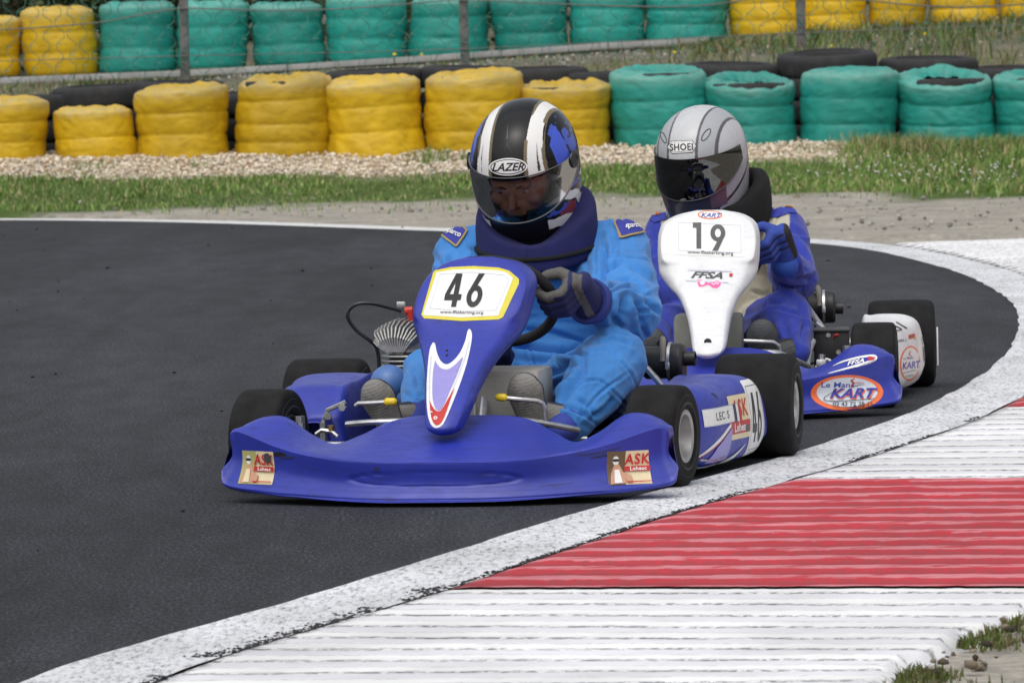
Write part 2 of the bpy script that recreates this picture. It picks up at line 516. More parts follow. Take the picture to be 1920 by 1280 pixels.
def mat_kerb(name, main, pale, groove=.90, chip=1.0):
    m, nt, b = new_mat(name)
    co = texco(nt)
    a = N(nt, 'Attribute'); a.attribute_name = 'Col'
    sep = N(nt, 'SeparateColor'); nt.links.new(a.outputs['Color'], sep.inputs[0])
    n1 = noise(nt, texco(nt, (.5, 1, 1)), 16, 5, .7); n2 = noise(nt, co, 120, 3, .7); n3 = noise(nt, co, 1.6, 4, .6)
    # worn pale tops: height of the rib plus noise
    f = N(nt, 'Math', operation='ADD'); nt.links.new(sep.outputs[0], f.inputs[0])
    s = N(nt, 'MapRange'); s.inputs[1].default_value = .35; s.inputs[2].default_value = .65; s.inputs[3].default_value = -.34; s.inputs[4].default_value = .30; nt.links.new(n1, s.inputs[0]); nt.links.new(s.outputs[0], f.inputs[1])
    f2 = ramp(nt, [(.72, 0.0), (1.0, .85)], f.outputs[0])
    c = mixc(nt, f2.outputs[0], main, pale)
    c = mixc(nt, 1.0, c, ramp(nt, [(.3, .8), (.7, 1.15)], n3).outputs[0], 'MULTIPLY')
    # chipped spots down to the dark concrete, mostly at the rib edges
    g = N(nt, 'Math', operation='MULTIPLY'); nt.links.new(sep.outputs[1], g.inputs[0])
    s2 = ramp(nt, [(.44, 0.0), (.53, 1.0)], noise(nt, texco(nt, (.8, 1.0, 1)), 62, 5, .8)); nt.links.new(s2.outputs[0], g.inputs[1])
    g2 = N(nt, 'Math', operation='MULTIPLY'); nt.links.new(g.outputs[0], g2.inputs[0]); g2.inputs[1].default_value = chip
    c = mixc(nt, g2.outputs[0], c, (.07, .07, .075))
    h = ramp(nt, [(.64, 0.0), (.70, .55)], noise(nt, texco(nt, (.8, 1.0, 1)), 55, 6, .8)); c = mixc(nt, h.outputs[0], c, (.16, .16, .165))
    c = mixc(nt, sep.outputs[2], c, mixc(nt, 1.0, c, (groove, groove, groove * 1.04), 'MULTIPLY'))  # shade in the rib grooves, painted into the colour
    nt.links.new(c, b.inputs['Base Color']); b.inputs['Roughness'].default_value = .75
    bumpn(nt, b, n2, .4, .002)
    return m
MK_R = mat_kerb('kerb_red', (.46, .022, .036), (.60, .22, .25), .72, .45)
MK_F = mat_kerb('kerb_white_groove_shade', (.74, .74, .76), (.82, .82, .82), .30)  # far white blocks, groove shade painted strongest here
MK_W = mat_kerb('kerb_white', (.78, .78, .79), (.84, .84, .84))
RIB = .222
def kerb_block(s0, s1, mat, parent, A=.0070):
    ns = int((s1 - s0) / .0135) + 2; nc = 74
    s = np.linspace(s0, s1, ns); t = np.linspace(0, 1, nc)
    P = edge_at(s); NN = edge_n(s)
    S, T = np.meshgrid(s, t, indexing='ij')
    pn = np.stack([S * 9, T * 9, S * 0], -1).reshape(-1, 3)
    jit = (fbm(pn, 3, 3) * .011).reshape(S.shape)
    tt = T * KERB_W
    ph = ((S + jit) / RIB + tt * .02) % 1.0
    rib = sstep(.0, .07, ph) * (1 - sstep(.44, .52, ph))
    edgef = .75 * np.exp(-((ph - .47) / .045) ** 2) + 1.2 * np.exp(-(((ph + .5) % 1 - .5 - .0) / .040) ** 2)
    pn2 = np.stack([S * 40, T * 50, S * 0], -1).reshape(-1, 3)
    rough = (fbm(pn2, 2, 8) * .0012).reshape(S.shape)
    amp = A * sstep(0.0, .05, T)
    z = .006 + .010 * T + rib * amp + rough
    off = KERB_A + tt
    # broken inner and outer borders
    off = off + (T < .012) * (-.004) + jit * .5 * (T < .01)
    off = off + T ** 10 * fbm(np.stack([S * 3.3, S * 0, S * 0], -1).reshape(-1, 3), 4, 6).reshape(S.shape) * .07
    z = z - .05 * sstep(.980, 1.0, T + .010 * fbm(np.stack([S * 14, T * 20, S * 0], -1).reshape(-1, 3), 2, 16).reshape(S.shape)); z = np.where(T < .005, -.0, z)
    P3 = P[:, None, :] + NN[:, None, :] * off[..., None]
    V = np.concatenate([P3, z[..., None]], -1).reshape(-1, 3)
    inner = np.exp(-(tt / .025) ** 2) * (.5 + .5 * sstep(-.3, .3, fbm(np.stack([S * 3, S * 0, S * 0], -1).reshape(-1, 3), 3, 31).reshape(S.shape)))
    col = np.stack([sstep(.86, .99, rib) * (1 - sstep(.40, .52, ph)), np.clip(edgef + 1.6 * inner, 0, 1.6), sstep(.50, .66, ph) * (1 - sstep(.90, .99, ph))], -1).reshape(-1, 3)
    return meshobj('kerb_block', V, grid_faces(ns, nc)[:, ::-1], mat, parent, col=col)
kerb = empty('kerb'); tag(kerb, kind='structure')
bounds = []
s = SB[0] - 2 * BL; k = 0
while s < S0 + .5:
    bounds.append((max(s, 0.2), min(s + BL, S0), k)); s += BL; k += 1
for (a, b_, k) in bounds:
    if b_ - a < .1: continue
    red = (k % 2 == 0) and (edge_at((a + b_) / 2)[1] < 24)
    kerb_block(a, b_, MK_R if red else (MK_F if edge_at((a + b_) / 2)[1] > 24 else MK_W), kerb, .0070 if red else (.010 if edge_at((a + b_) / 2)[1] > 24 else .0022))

# dark crumbling joint between the band and the ribs
def crumbs():
    n = 5200; s = rng.uniform(edge_s((-.9, 10.3)), edge_s((1.7, 20)), n)
    w = fbm(np.stack([s * 2.5, s * 0, s * 0], -1), 3, 31)
    keep = (w > -.12) & ((edge_at(s)[:, 1] < 12.3) | (rng.random(n) < .45)); s = s[keep]; n = len(s); kk = np.where(edge_at(s)[:, 1] < 12.3, 1.0, .35)
    P = edge_at(s) + edge_n(s) * (KERB_A + kk * (rng.normal(0, .016, n) - .012 + .02 * vnoise(np.stack([s * 6, s * 0, s * 0], -1), 5)))[:, None]
    r = rng.uniform(.0015, .0065, n)
    V = []; F = []
    base = np.array([(1, 0, 0), (-.5, .87, 0), (-.5, -.87, 0), (0, 0, 1.0)])
    for i in range(n):
        a = rng.uniform(0, 6.28); c, sn = math.cos(a), math.sin(a)
        q = base * r[i] * rng.uniform(.6, 1.5, (4, 1)); x = q[:, 0] * c - q[:, 1] * sn; y = q[:, 0] * sn + q[:, 1] * c
        V += list(zip(x + P[i, 0], y * 2.0 + P[i, 1], q[:, 2] * .35 + .0045)); k = 4 * i
        F += [(k, k + 1, k + 3), (k + 1, k + 2, k + 3), (k + 2, k, k + 3)]
    o = meshobj('rubber_crumbs', V, F, simple('crumb', (.02, .02, .022), .9), smooth=False)
    tag(o, 'black rubber crumbs and grit along the inner joint of the ribbed kerb', 'grit', kind='stuff')
crumbs()

# ------------------------------------------------------------------ stones, grass
def ico():
    bm = bmesh.new(); bmesh.ops.create_icosphere(bm, subdivisions=1, radius=1)
    V = np.array([v.co[:] for v in bm.verts]); bm.verts.index_update(); F = np.array([[v.index for v in f.verts] for f in bm.faces]); bm.free()
    return V, F
IV, IF = ico()
def stones(name, pts, size, cols, mat, label, cat):
    n = len(pts); k = len(IV)
    V = np.repeat(IV[None], n, 0) * rng.uniform(.65, 1.2, (n, k, 1))
    sc = size[:, None, None] * rng.uniform(.6, 1.25, (n, 1, 3)) * np.array([1, 1, .75])
    V = V * sc
    a = rng.uniform(0, 6.28, n); c, s_ = np.cos(a)[:, None], np.sin(a)[:, None]
    x = V[..., 0] * c - V[..., 1] * s_; y = V[..., 0] * s_ + V[..., 1] * c
    V = np.stack([x, y, V[..., 2]], -1) + pts[:, None, :]
    F = (IF[None] + (np.arange(n) * k)[:, None, None]).reshape(-1, 3)
    o = meshobj(name, V.reshape(-1, 3), F, mat, smooth=False, col=np.repeat(cols, k, 0))
    return tag(o, label, cat, kind='stuff')
M_STONE = simple('stone', (1, 1, 1), .9, var=.2, vs=40, attr=True, spec=.2)
def gravel():
    n = 30000
    x = rng.uniform(-7, 3.3, n); y = rng.uniform(42.55, 45.0, n)
    w = vnoise(np.stack([x * 1.1, y * 2, x * 0], -1), 3)
    lim = 42.78 + .15 * w + .1 * np.sin(x * .7)
    keep = (y > lim) & ((x < 2.45 + .2 * w) | (rng.random(n) < .12))
    x, y = x[keep], y[keep]; n = len(x)
    z = terr(x, y) + rng.uniform(-.005, .025, n)
    base = np.array([[.66, .56, .43], [.74, .67, .56], [.50, .42, .33], [.74, .66, .54], [.48, .34, .22], [.40, .37, .34]])
    c = base[rng.choice(6, n, p=[.3, .25, .15, .15, .1, .05])] * rng.uniform(.8, 1.1, (n, 1))
    stones('gravel', np.stack([x, y, z], -1), rng.uniform(.007, .021, n), c, M_STONE, 'pale beige gravel bank at the foot of the tyre stacks', 'gravel')
    # sparse stones on the sand verge and the bank behind
    n = 900; x = rng.uniform(-6, 5, n); y = rng.uniform(34, 42, n); d = edge_dist(x, y); keep = d > .4 + 1.2 * (y < 34.5); x, y = x[keep], y[keep]; n = len(x)
    x2 = rng.uniform(-7, 7, 2600); y2 = rng.uniform(45.6, 55, 2600)
    x = np.concatenate([x, x2]); y = np.concatenate([y, y2]); n = len(x)
    c = np.array([.36, .34, .31]) * rng.uniform(.35, 1.25, (n, 1))
    stones('loose_stones', np.stack([x, y, terr(x, y) + .004], -1), rng.uniform(.006, .022, n), c, M_STONE, 'loose grey stones scattered on the sand verge and the bank', 'stones')
gravel()
def blades(name, P, h, w, lean, cols, mat, label, cat, tex=None):
    # three-point bent blades, 3 tris each
    n = len(P); a = rng.uniform(0, 6.28, n); d = np.stack([np.cos(a), np.sin(a), 0 * a], -1)
    b = rng.uniform(0, 6.28, n); l = np.stack([np.cos(b), np.sin(b), 0 * b], -1) * (lean * h)[:, None]
    up = np.array([0, 0, 1.0])
    v0 = P - d * w[:, None] / 2; v1 = P + d * w[:, None] / 2
    mid = P + up * h[:, None] * .55 + l * .35
    v2 = mid - d * w[:, None] * .4; v3 = mid + d * w[:, None] * .4
    v4 = P + up * (h * (1 - .3 * lean))[:, None] + l
    V = np.stack([v0, v1, v2, v3, v4], 1).reshape(-1, 3)
    k = (np.arange(n) * 5)[:, None, None]
    F = (np.array([[0, 1, 3], [0, 3, 2], [2, 3, 4]])[None] + k).reshape(-1, 3)
    C = np.repeat(cols, 5, 0)
    o = meshobj(name, V, F, mat, smooth=False, col=C)
    return tag(o, label, cat, kind='stuff')
def mat_leaf(name):
    m, nt, b = new_mat(name)
    a = N(nt, 'Attribute'); a.attribute_name = 'Col'
    nt.links.new(a.outputs['Color'], b.inputs['Base Color']); b.inputs['Roughness'].default_value = .6
    b.inputs['Specular IOR Level'].default_value = .25
    b.inputs['Subsurface Weight'].default_value = 0.0
    return m
M_LEAF = mat_leaf('leaf')
def gcol(n, dry=.15):
    g = np.array([[.11, .20, .04], [.16, .25, .06], [.08, .15, .03], [.20, .27, .09]])
    d = np.array([[.40, .34, .18], [.32, .26, .14]])
    c = g[rng.integers(0, 4, n)]; k = rng.random(n) < dry; c[k] = d[rng.integers(0, 2, k.sum())]
    return c * rng.uniform(.75, 1.3, (n, 1))
def grass():
    n = 110000; x = rng.uniform(-7, 6.5, n); y = rng.uniform(39.4, 44.0, n)
    w = fbm(np.stack([x * 1.3, y * 1.3, x * 0], -1), 3, 4)
    lo = np.interp(x, [-7, -3, -1.6, -.6, .5, 2.3, 3.5, 6.5], [41.0, 41.0, 41.3, 41.6, 41.55, 41.1, 40.6, 40.3]) + .35 * w
    hi = np.interp(x, [-7, 2.3, 2.6, 6.5], [42.72, 42.72, 43.9, 44.1]) + .25 * w
    keep = (y > lo) & (y < hi) & (rng.random(n) < .35 + .65 * sstep(-.4, .2, w) ) ; x, y, w = x[keep], y[keep], w[keep]
    # ragged sparse blades on the borders
    x = np.concatenate([x, rng.uniform(-7, 6, 3000)]); y = np.concatenate([y, rng.normal(41.4, .9, 3000)]); ok = (edge_dist(x, y) > .15) & (y < 44); ok &= ~((x < 3) & (x > 1.5) & (y < 40.3))
    x, y = x[ok], y[ok]; n = len(x); w = fbm(np.stack([x * 1.3, y * 1.3, x * 0], -1), 3, 4)
    h = rng.uniform(.025, .068, n) * (1 + .6 * w) * np.where(x > 2.4, 1.35, 1.0)
    P = np.stack([x, y, terr(x, y) - .006], -1)
    dryf = gcol(n, .16) * (1 + .25 * w[:, None]) * 1.12
    blades('grass', P, h, rng.uniform(.006, .012, n), rng.uniform(.1, .9, n), np.clip(dryf, 0, 1), M_LEAF, 'short green grass strip between the gravel bank and the sand verge', 'grass')
    # tall dry tufts in front of the green stacks, weeds on the gravel
    xs, ys, hs, cs = [], [], [], []
    for (cx, cy, r, hh, m, dry) in [(2.95, 43.2, .28, .30, 500, .5), (3.35, 43.3, .35, .22, 500, .25), (2.62, 43.35, .22, .22, 300, .5), (3.9, 43.3, .4, .2, 500, .35), (4.5, 43.3, .4, .22, 500, .4),
                                    (3.2, 42.9, .5, .13, 500, .2), (-.55, 43.3, .14, .24, 110, .1), (-.25, 43.2, .16, .16, 110, .1), (-3.0, 43.2, .2, .12, 80, .1), (.3, 43.1, .2, .12, 90, .1), (-2.2, 43.2, .15, .1, 60, .2), (2.2, 43.2, .2, .10, 80, .1)]:
        xs.append(rng.normal(cx, r * .55, m)); ys.append(rng.normal(cy, .12, m)); hs.append(rng.uniform(.35, 1, m) * hh); cs.append(gcol(m, dry))
    x, y, h, c = map(np.concatenate, (xs, ys, hs, cs))
    blades('tall_grass', np.stack([x, y, terr(x, y)], -1), h * .72, rng.uniform(.004, .009, len(x)), rng.uniform(.1, .8, len(x)), c, M_LEAF, 'tall dry grass tufts growing up against the green tyre stacks on the right', 'grass')
    # bank between the two barriers
    n = 26000; x = rng.uniform(-7.5, 7.5, n); y = rng.uniform(45.4, 58, n); w = fbm(np.stack([x * .9, y * .9, x * 0], -1), 3, 14)
    keep = ((w > -.05) | (rng.random(n) < .12)) & ((y < 50) | (x > 1.2) | (rng.random(n) < .12)); x, y, w = x[keep], y[keep], w[keep]; n = len(x)
    h = rng.uniform(.04, .14, n) * np.where((x < 1.5) & (y > 47), .5, 1) * (1 + np.clip(w, 0, 1)) * np.where(x > 2.5, 1.5, 1)
    blades('bank_weeds', np.stack([x, y, terr(x, y)], -1), h, rng.uniform(.008, .016, n), rng.uniform(.1, .9, n), gcol(n, .35) * .62, M_LEAF, 'rough weeds on the earth bank between the two tyre barriers', 'weeds')
    # clover heads
    n = 150; x = rng.normal(3.2, .75, n); y = rng.normal(41.9, .45, n); keep = (x > 1.9); x, y = x[keep], y[keep]; n = len(x)
    stones('clover_flowers', np.stack([x, y, terr(x, y) + rng.uniform(.06, .11, n)], -1), np.full(n, .009), np.full((n, 3), .72), M_STONE, 'small white clover flowers in the grass on the right', 'flowers')
    n = 14; x = rng.uniform(-1.0, 5, n); y = rng.uniform(46, 50, n)
    stones('yellow_flowers', np.stack([x, y, terr(x, y) + .16], -1), np.full(n, .016), np.tile([.75, .6, .02], (n, 1)), M_STONE, 'a few small yellow flowers on the bank behind the barrier', 'flowers')
grass()
def kerb_side():
    # broken stones, moss and sand along the outside of the kerb, bottom right of the view
    n = 170; s = rng.uniform(edge_s((-1.0, 9.6)), edge_s((.5, 15.2)), n)
    P = edge_at(s) + edge_n(s) * (KERB_A + KERB_W + rng.normal(.06, .035, n))[:, None]
    z = rng.uniform(-.01, .02, n)
    c = np.array([[.16, .13, .09], [.08, .065, .05], [.24, .20, .15]])[rng.integers(0, 3, n)] * rng.uniform(.6, 1.1, (n, 1))
    stones('kerb_rubble', np.stack([P[:, 0], P[:, 1], z], -1), rng.uniform(.004, .014, n), c, M_STONE, 'broken brown stones along the outer edge of the kerb', 'rubble')
    n = 9000; s = rng.uniform(edge_s((-1.0, 9.6)), edge_s((.5, 15.2)), n)
    off = KERB_A + KERB_W + np.abs(rng.normal(.02, .07, n)); P = edge_at(s) + edge_n(s) * off[:, None]
    w = fbm(np.stack([P[:, 0] * 4, P[:, 1] * 4, s * 0], -1), 3, 77); keep = w > .0
    P = P[keep]; n = len(P)
    c = np.array([[.07, .11, .02], [.12, .14, .04], [.16, .13, .07]])[rng.integers(0, 3, n)] * rng.uniform(.7, 1.2, (n, 1))
    blades('moss', np.stack([P[:, 0], P[:, 1], np.full(n, .0)], -1), rng.uniform(.006, .028, n), rng.uniform(.003, .006, n), rng.uniform(0, .9, n), c, M_LEAF, 'green moss and small weeds on the soil beside the kerb', 'moss')
kerb_side()
def debris():
    n = 130; x = rng.uniform(-3.2, 2.0, n); y = rng.uniform(11, 39, n); d = edge_dist(x, y); k = d < -.1; x, y = x[k], y[k]; n = len(x)
    stones('track_debris', np.stack([x, y, np.full(n, .001)], -1), rng.uniform(.002, .010, n) * (.5 + y / 40), np.full((n, 3), .012), M_STONE, 'scattered black bits of tyre rubber lying on the dark asphalt', 'rubber bits')
debris()
# ------------------------------------------------------------------ tyre barriers, fence, shrubs
def mat_wrap(name, c, dark):
    m, nt, b = new_mat(name)
    co = texco(nt)
    oi = N(nt, 'ObjectInfo')
    n1 = noise(nt, co, 3.0, 4, .6); n2 = noise(nt, texco(nt, (1, 1, 2.6)), 9, 5, .7, .8); n3 = noise(nt, texco(nt, (1, 1, 1.8)), 34, 4, .7, .3)
    a = N(nt, 'Attribute'); a.attribute_name = 'Col'
    sep = N(nt, 'SeparateColor'); nt.links.new(a.outputs['Color'], sep.inputs[0])
    o = mixc(nt, 1.0, c, ramp(nt, [(.25, .78), (.7, 1.12)], n1).outputs[0], 'MULTIPLY')
    o = mixc(nt, ramp(nt, [(.50, 0.0), (.72, .65)], n2).outputs[0], o, dark)
    # wear and dust with shapes of its own: rubbed top rolls, grey smears
    nn = N(nt, 'Math', operation='MULTIPLY'); nt.links.new(sep.outputs[0], nn.inputs[0]); nt.links.new(ramp(nt, [(.35, 0.1), (.65, .75)], n2).outputs[0], nn.inputs[1])
    o = mixc(nt, nn.outputs[0], o, (.42, .38, .22) if c[0] > c[2] else (.22, .42, .36))
    hsv = N(nt, 'HueSaturation'); mr = N(nt, 'MapRange'); nt.links.new(oi.outputs['Random'], mr.inputs[0]); mr.inputs[3].default_value = .82; mr.inputs[4].default_value = 1.12
    nt.links.new(mr.outputs[0], hsv.inputs['Value']); nt.links.new(o, hsv.inputs['Color']); o = hsv.outputs[0]
    nt.links.new(o, b.inputs['Base Color'])
    nt.links.new(ramp(nt, [(.3, .38), (.7, .6)], n2).outputs[0], b.inputs['Roughness'])
    b.inputs['Specular IOR Level'].default_value = .4
    p = bumpn(nt, b, n2, .22, .012); bumpn(nt, b, n3, .22, .004, p)
    return m
M_YEL = mat_wrap('yellow_wrap', (.60, .385, .010), (.33, .19, .012))
M_GRN = mat_wrap('green_wrap', (.018, .28, .235), (.012, .12, .11))
M_RUB = simple('tyre_rubber', (.018, .018, .020), .75, var=.3, vs=15, bump=.4, bs=60, bd=.004, dirt=(.08, .075, .065), dirt_amt=.35)
M_HOLE = simple('tyre_inside', (.008, .008, .008), .9)

def tyre_profile(R, r, w, n=26):
    # closed cross-section of a road tyre (axial, radius)
    pts = []
    for k in range(n):
        a = 2 * math.pi * k / n
        ca, sa = math.cos(a), math.sin(a)
        x = math.copysign(abs(ca) ** .55, ca) * w / 2
        y = (R + r) / 2 + math.copysign(abs(sa) ** .6, sa) * (R - r) / 2
        pts.append((x, y))
    return pts
def stack(name, x, y, z, R, H, n, mat, label, cat, group, seed, sag=0.0, tiltx=0.0, tilty=0.0, hole=True, low=False, squash=0.0, flap=1.0):
    e = empty(name, (x, y, z)); e.rotation_euler = (tiltx, tilty, seed * 1.7)
    e.rotation_euler = (0, 0, 0)
    nu, nv = (72, 96) if not low else (48, 56)
    th = np.arange(nv) / nv * 2 * math.pi
    # profile from the ground up the outside, over the top roll, into the hole
    zs = np.linspace(0, 1, nu)
    Vs = []; C = []
    k_side = int(nu * .72); knots = np.linspace(0, 1, n + 1)
    for i in range(nu):
        if i < k_side:
            t = i / (k_side - 1) * .985
            tw = np.interp(t, np.arange(n + 1) / n, knots)
            tw = t + .035 * math.sin(seed * 3.1 + t * 5) * math.sin(math.pi * t) + .02 * np.sin(th + seed * 1.9 + t * 3) * math.sin(math.pi * t)
            ph = (tw * n) % 1.0
            bul = np.sqrt(np.clip(1 - (2 * ph - 1) ** 2, 0, 1))
            gd = .055 + .035 * fbm(np.stack([np.cos(th) * 1.3, np.sin(th) * 1.3, np.full(nv, math.floor(t * n + .5) * 2.7 + seed)], -1), 2, seed + 40)
            r0 = R * (1 - gd + gd * bul ** .75) * (1 + .035 * math.sin(seed * 4.7) * (t - .5) + .02 * math.sin(seed * 2.9 + 6 * t)); zz = H * t
            top = max(0, t - .93) / .055
            r0 = r0 - R * .05 * top ** 2
            wear = sstep(.78, .99, t)
        else:
            q = (i - k_side) / (nu - 1 - k_side)
            a = q * math.pi * .80
            r0 = R * (.80 + .125 * math.cos(a)) - R * .05 - R * .16 * q; zz = H * (1 - .02) + .030 * math.sin(a) - .10 * max(0, q - .55)
            wear = 1 - q
        P = np.stack([np.cos(th) * 1.4, np.sin(th) * 1.4, np.full(nv, zz * 5.0 + seed * 13.7)], -1)
        rr = r0 * (1 + .014 * fbm(P * .6, 2, seed) + .006 * fbm(P * 3.1, 2, seed + 5))
        # creases: pulled folds between the tyres
        cr = fbm(np.stack([np.cos(th) * 2.2 + zz * 5, np.sin(th) * 2.2, np.full(nv, zz * 3 + seed * 7.3)], -1), 2, seed + 19)
        rr = rr + .013 * (np.abs(cr) ** .6 - .5) * (.4 + .6 * sstep(-.2, .4, fbm(P * .9, 2, seed + 21)))
        wv = np.stack([np.cos(th) * 9, np.sin(th) * 9, np.full(nv, zz * 7 + seed * 5.1)], -1); rr = rr - .006 * np.clip(1 - 3.5 * np.abs(fbm(wv, 2, seed + 27)), 0, 1) * sstep(.0, .5, fbm(P * 1.3, 2, seed + 28))
        fold = fbm(np.stack([np.cos(th) * 3 + zz * 3, np.sin(th) * 3 - zz * 2, np.full(nv, zz * 9 + seed * 3.3)], -1), 3, seed + 9)
        rr = rr - .005 * np.clip(1 - np.abs(fold) * 4, 0, 1) * (1 if i < k_side else 2.5)
        zt = zz + (0.022 * flap * fbm(P * 2.6, 3, seed + 3) * sstep(.9, 1, i / k_side)) + sag * np.cos(th + seed) * (zz / H) ** 2
        lean = .045 * math.sin(seed * 2.1) * (zz / H - .5)
        Vs.append(np.stack([np.cos(th) * rr + lean, np.sin(th) * rr, zt], -1)); C.append(np.stack([np.full(nv, wear), th * 0, th * 0], -1))
    V = np.concatenate(Vs); C = np.concatenate(C)
    if tiltx or tilty:
        zf = (V[:, 2] / H) ** 1
        V[:, 2] += zf * (V[:, 1] * math.tan(tiltx) + V[:, 0] * math.tan(tilty))
    meshobj('wrap', V, grid_faces(nu, nv, closed_v=True), mat, e, col=C)
    # the top tyre shows inside the torn wrap
    mb = MB(); mb.lathe(tyre_profile(R * .90, R * .52, .17, 16), c=(0, 0, H - .105), axis='Z', n=36, closed=True)
    o = mb.build('tyre', M_RUB, e)
    tag(e, label, cat, group)
    return e
def bare_tyre(x, y, z, R, w, rx, ry, label):
    e = empty('worn_tyre', (x, y, z)); e.rotation_euler = (rx, ry, 0)
    mb = MB(); mb.lathe(tyre_profile(R, R * .56, w, 30), axis='Z', n=56, closed=True)
    mb.build('tread', M_RUB, e, auto=60)
    mb = MB()
    for s in (-1, 1):
        for rr in (.66, .80):
            P = [(R * rr * math.cos(a), R * rr * math.sin(a), s * w * .482) for a in np.linspace(0, 2 * math.pi, 41)]
            mb.tube(P, .006, 5, smooth=False, caps=False)
    mb.build('sidewall_ridge', M_RUB, e)
    tag(e, label, 'tyre', 'bare black tyres stacked behind the front barrier')
    return e

YB = 44.0
# uL, uR, yTop, yBase, colour, tyres, tilt towards the camera, label
FR = [(-95, 91, 180, 290, 'y', 3, .03, 'yellow wrapped tyre stack cut by the left edge of the photo, in the front row'),
      (102, 256, 199, 290, 'y', 2, .02, 'lowest yellow wrapped stack of the front row, two tyres high with a crumpled foot'),
      (255, 431, 157, 285, 'y', 3, .03, 'yellow wrapped stack right of the low one, with a black gap beside it'),
      (443, 625, 139, 283, 'y', 4, .05, 'yellow wrapped stack with a ragged torn top, right of the black gap'),
      (606, 795, 141, 281, 'y', 3, .04, 'yellow wrapped stack touching the ragged topped one, faded along its top roll'),
      (797, 985, 130, 281, 'y', 3, .05, 'tall yellow wrapped stack directly left of the black and white helmet'),
      (972, 1147, 150, 281, 'y', 3, .06, 'greenish yellow wrapped stack next to the first green one, partly behind the black helmet'),
      (1147, 1332, 122, 276, 'g', 3, .10, 'green wrapped stack next to the last yellow one, left of the silver helmet'),
      (1315, 1494, 138, 280, 'g', 3, .16, 'lower green wrapped stack behind the silver helmet, with two small holes'),
      (1500, 1686, 126, 284, 'g', 3, .03, 'tall green wrapped stack right of the silver helmet, straight sided'),
      (1683, 1866, 128, 280, 'g', 3, .20, 'green wrapped stack with an open hole in its top, grass tuft at its foot'),
      (1863, 2050, 130, 276, 'g', 3, .10, 'green wrapped stack cut by the right edge of the photo, in the front row')]
for i, (uL, uR, yt, yb, c, n, tl, lab) in enumerate(FR):
    R = (uR - uL) / 2 * YB / FPX; uc = (uL + uR) / 2
    p = at(uc, yb, YB - R); z0 = terrz(p.x, YB - .3) - .03
    h = at(uc, yt, YB - R * .6).z - z0
    stack('yellow_tyre_stack' if c == 'y' else 'green_tyre_stack', p.x * YB / (YB - R), YB, z0, R, max(h - .02 - R * math.tan(tl) * .5, .3), n, M_YEL if c == 'y' else M_GRN, lab,
          'tyre stack', 'wrapped tyre stacks in the front barrier', i + 1, tiltx=tl, tilty=[0, .02, .06, .05, .06, .05, 0, .0, -.03, 0, -.02, 0][i], flap=[.8, .8, .7, 1.9, 1.0, 1.1, 1.6, .8, 1.2, .7, 1.2, .8][i])
# two small holes in the wrap of the lower green stack: dark plugs
PILES = ['behind the leftmost low stack', 'beyond the left edge', 'behind the third yellow stack', 'behind the gap left of the ragged stack', 'in the black gap', 'behind the faded stack', 'behind the tall yellow stack', 'behind the last two yellow stacks', 'between yellow and green stacks', 'behind the lower green stack', 'behind the tall green stack', 'behind the open topped green stack', 'at the right edge', 'left of the faded stack']
BT = [(60, 176, 44.75, .0, 'bare black tyre leaning behind the low yellow stack, far left'), (-60, 196, 44.75, .0, 'bare black tyre behind the yellow stack at the left edge'),
      (190, 158, 44.78, .03, 'bare black tyre behind the third yellow stack from the left'), (330, 150, 44.76, .02, 'bare black tyre behind the gap left of the ragged yellow stack'),
      (450, 172, 44.70, .02, 'bare black tyre low in the black gap between the yellow stacks'),
      (700, 128, 44.85, .02, 'bare black tyre behind the faded yellow stack'), (880, 122, 44.85, .02, 'bare black tyre behind the tall yellow stack'),
      (1010, 125, 44.8, .03, 'bare black tyre above the joint of the two last yellow stacks'), (1130, 132, 44.75, .0, 'bare black tyre between the last yellow and the first green stack'),
      (1370, 117, 44.8, .05, 'bare black tyre showing its rim above the lower green stack'), (1550, 96, 44.75, .09, 'topmost bare black tyre, lying tilted above the tall green stack'),
      (1740, 106, 44.9, .05, 'flat black tyre lying right of the topmost one, above the green stacks'), (1905, 124, 44.9, .05, 'bare black tyre behind the green stack at the right edge'), (575, 150, 44.8, .02, 'bare black tyre behind the ragged topped yellow stack')]
for k, (u, v, Y, tl, lab) in enumerate(BT):
    p = at(u, v, Y); R = .375; w = .17
    top = p.z
    bare_tyre(p.x, Y, top - w / 2 - .01, R, w, tl, (.03 * math.sin(k * 2.3)), lab)
    zz = top - w - .02
    j = 0
    while zz > terrz(p.x, Y) + .02:          # tyres below it in the same pile
        e = bare_tyre(p.x + .02 * math.sin(k + j), Y + .02 * math.cos(k * 2 + j), zz - w / 2, R, w, 0, 0, 'black tyre low in the pile ' + PILES[k] + [', second one', ', third one', ', lowest'][min(j, 2)])
        zz -= w; j += 1

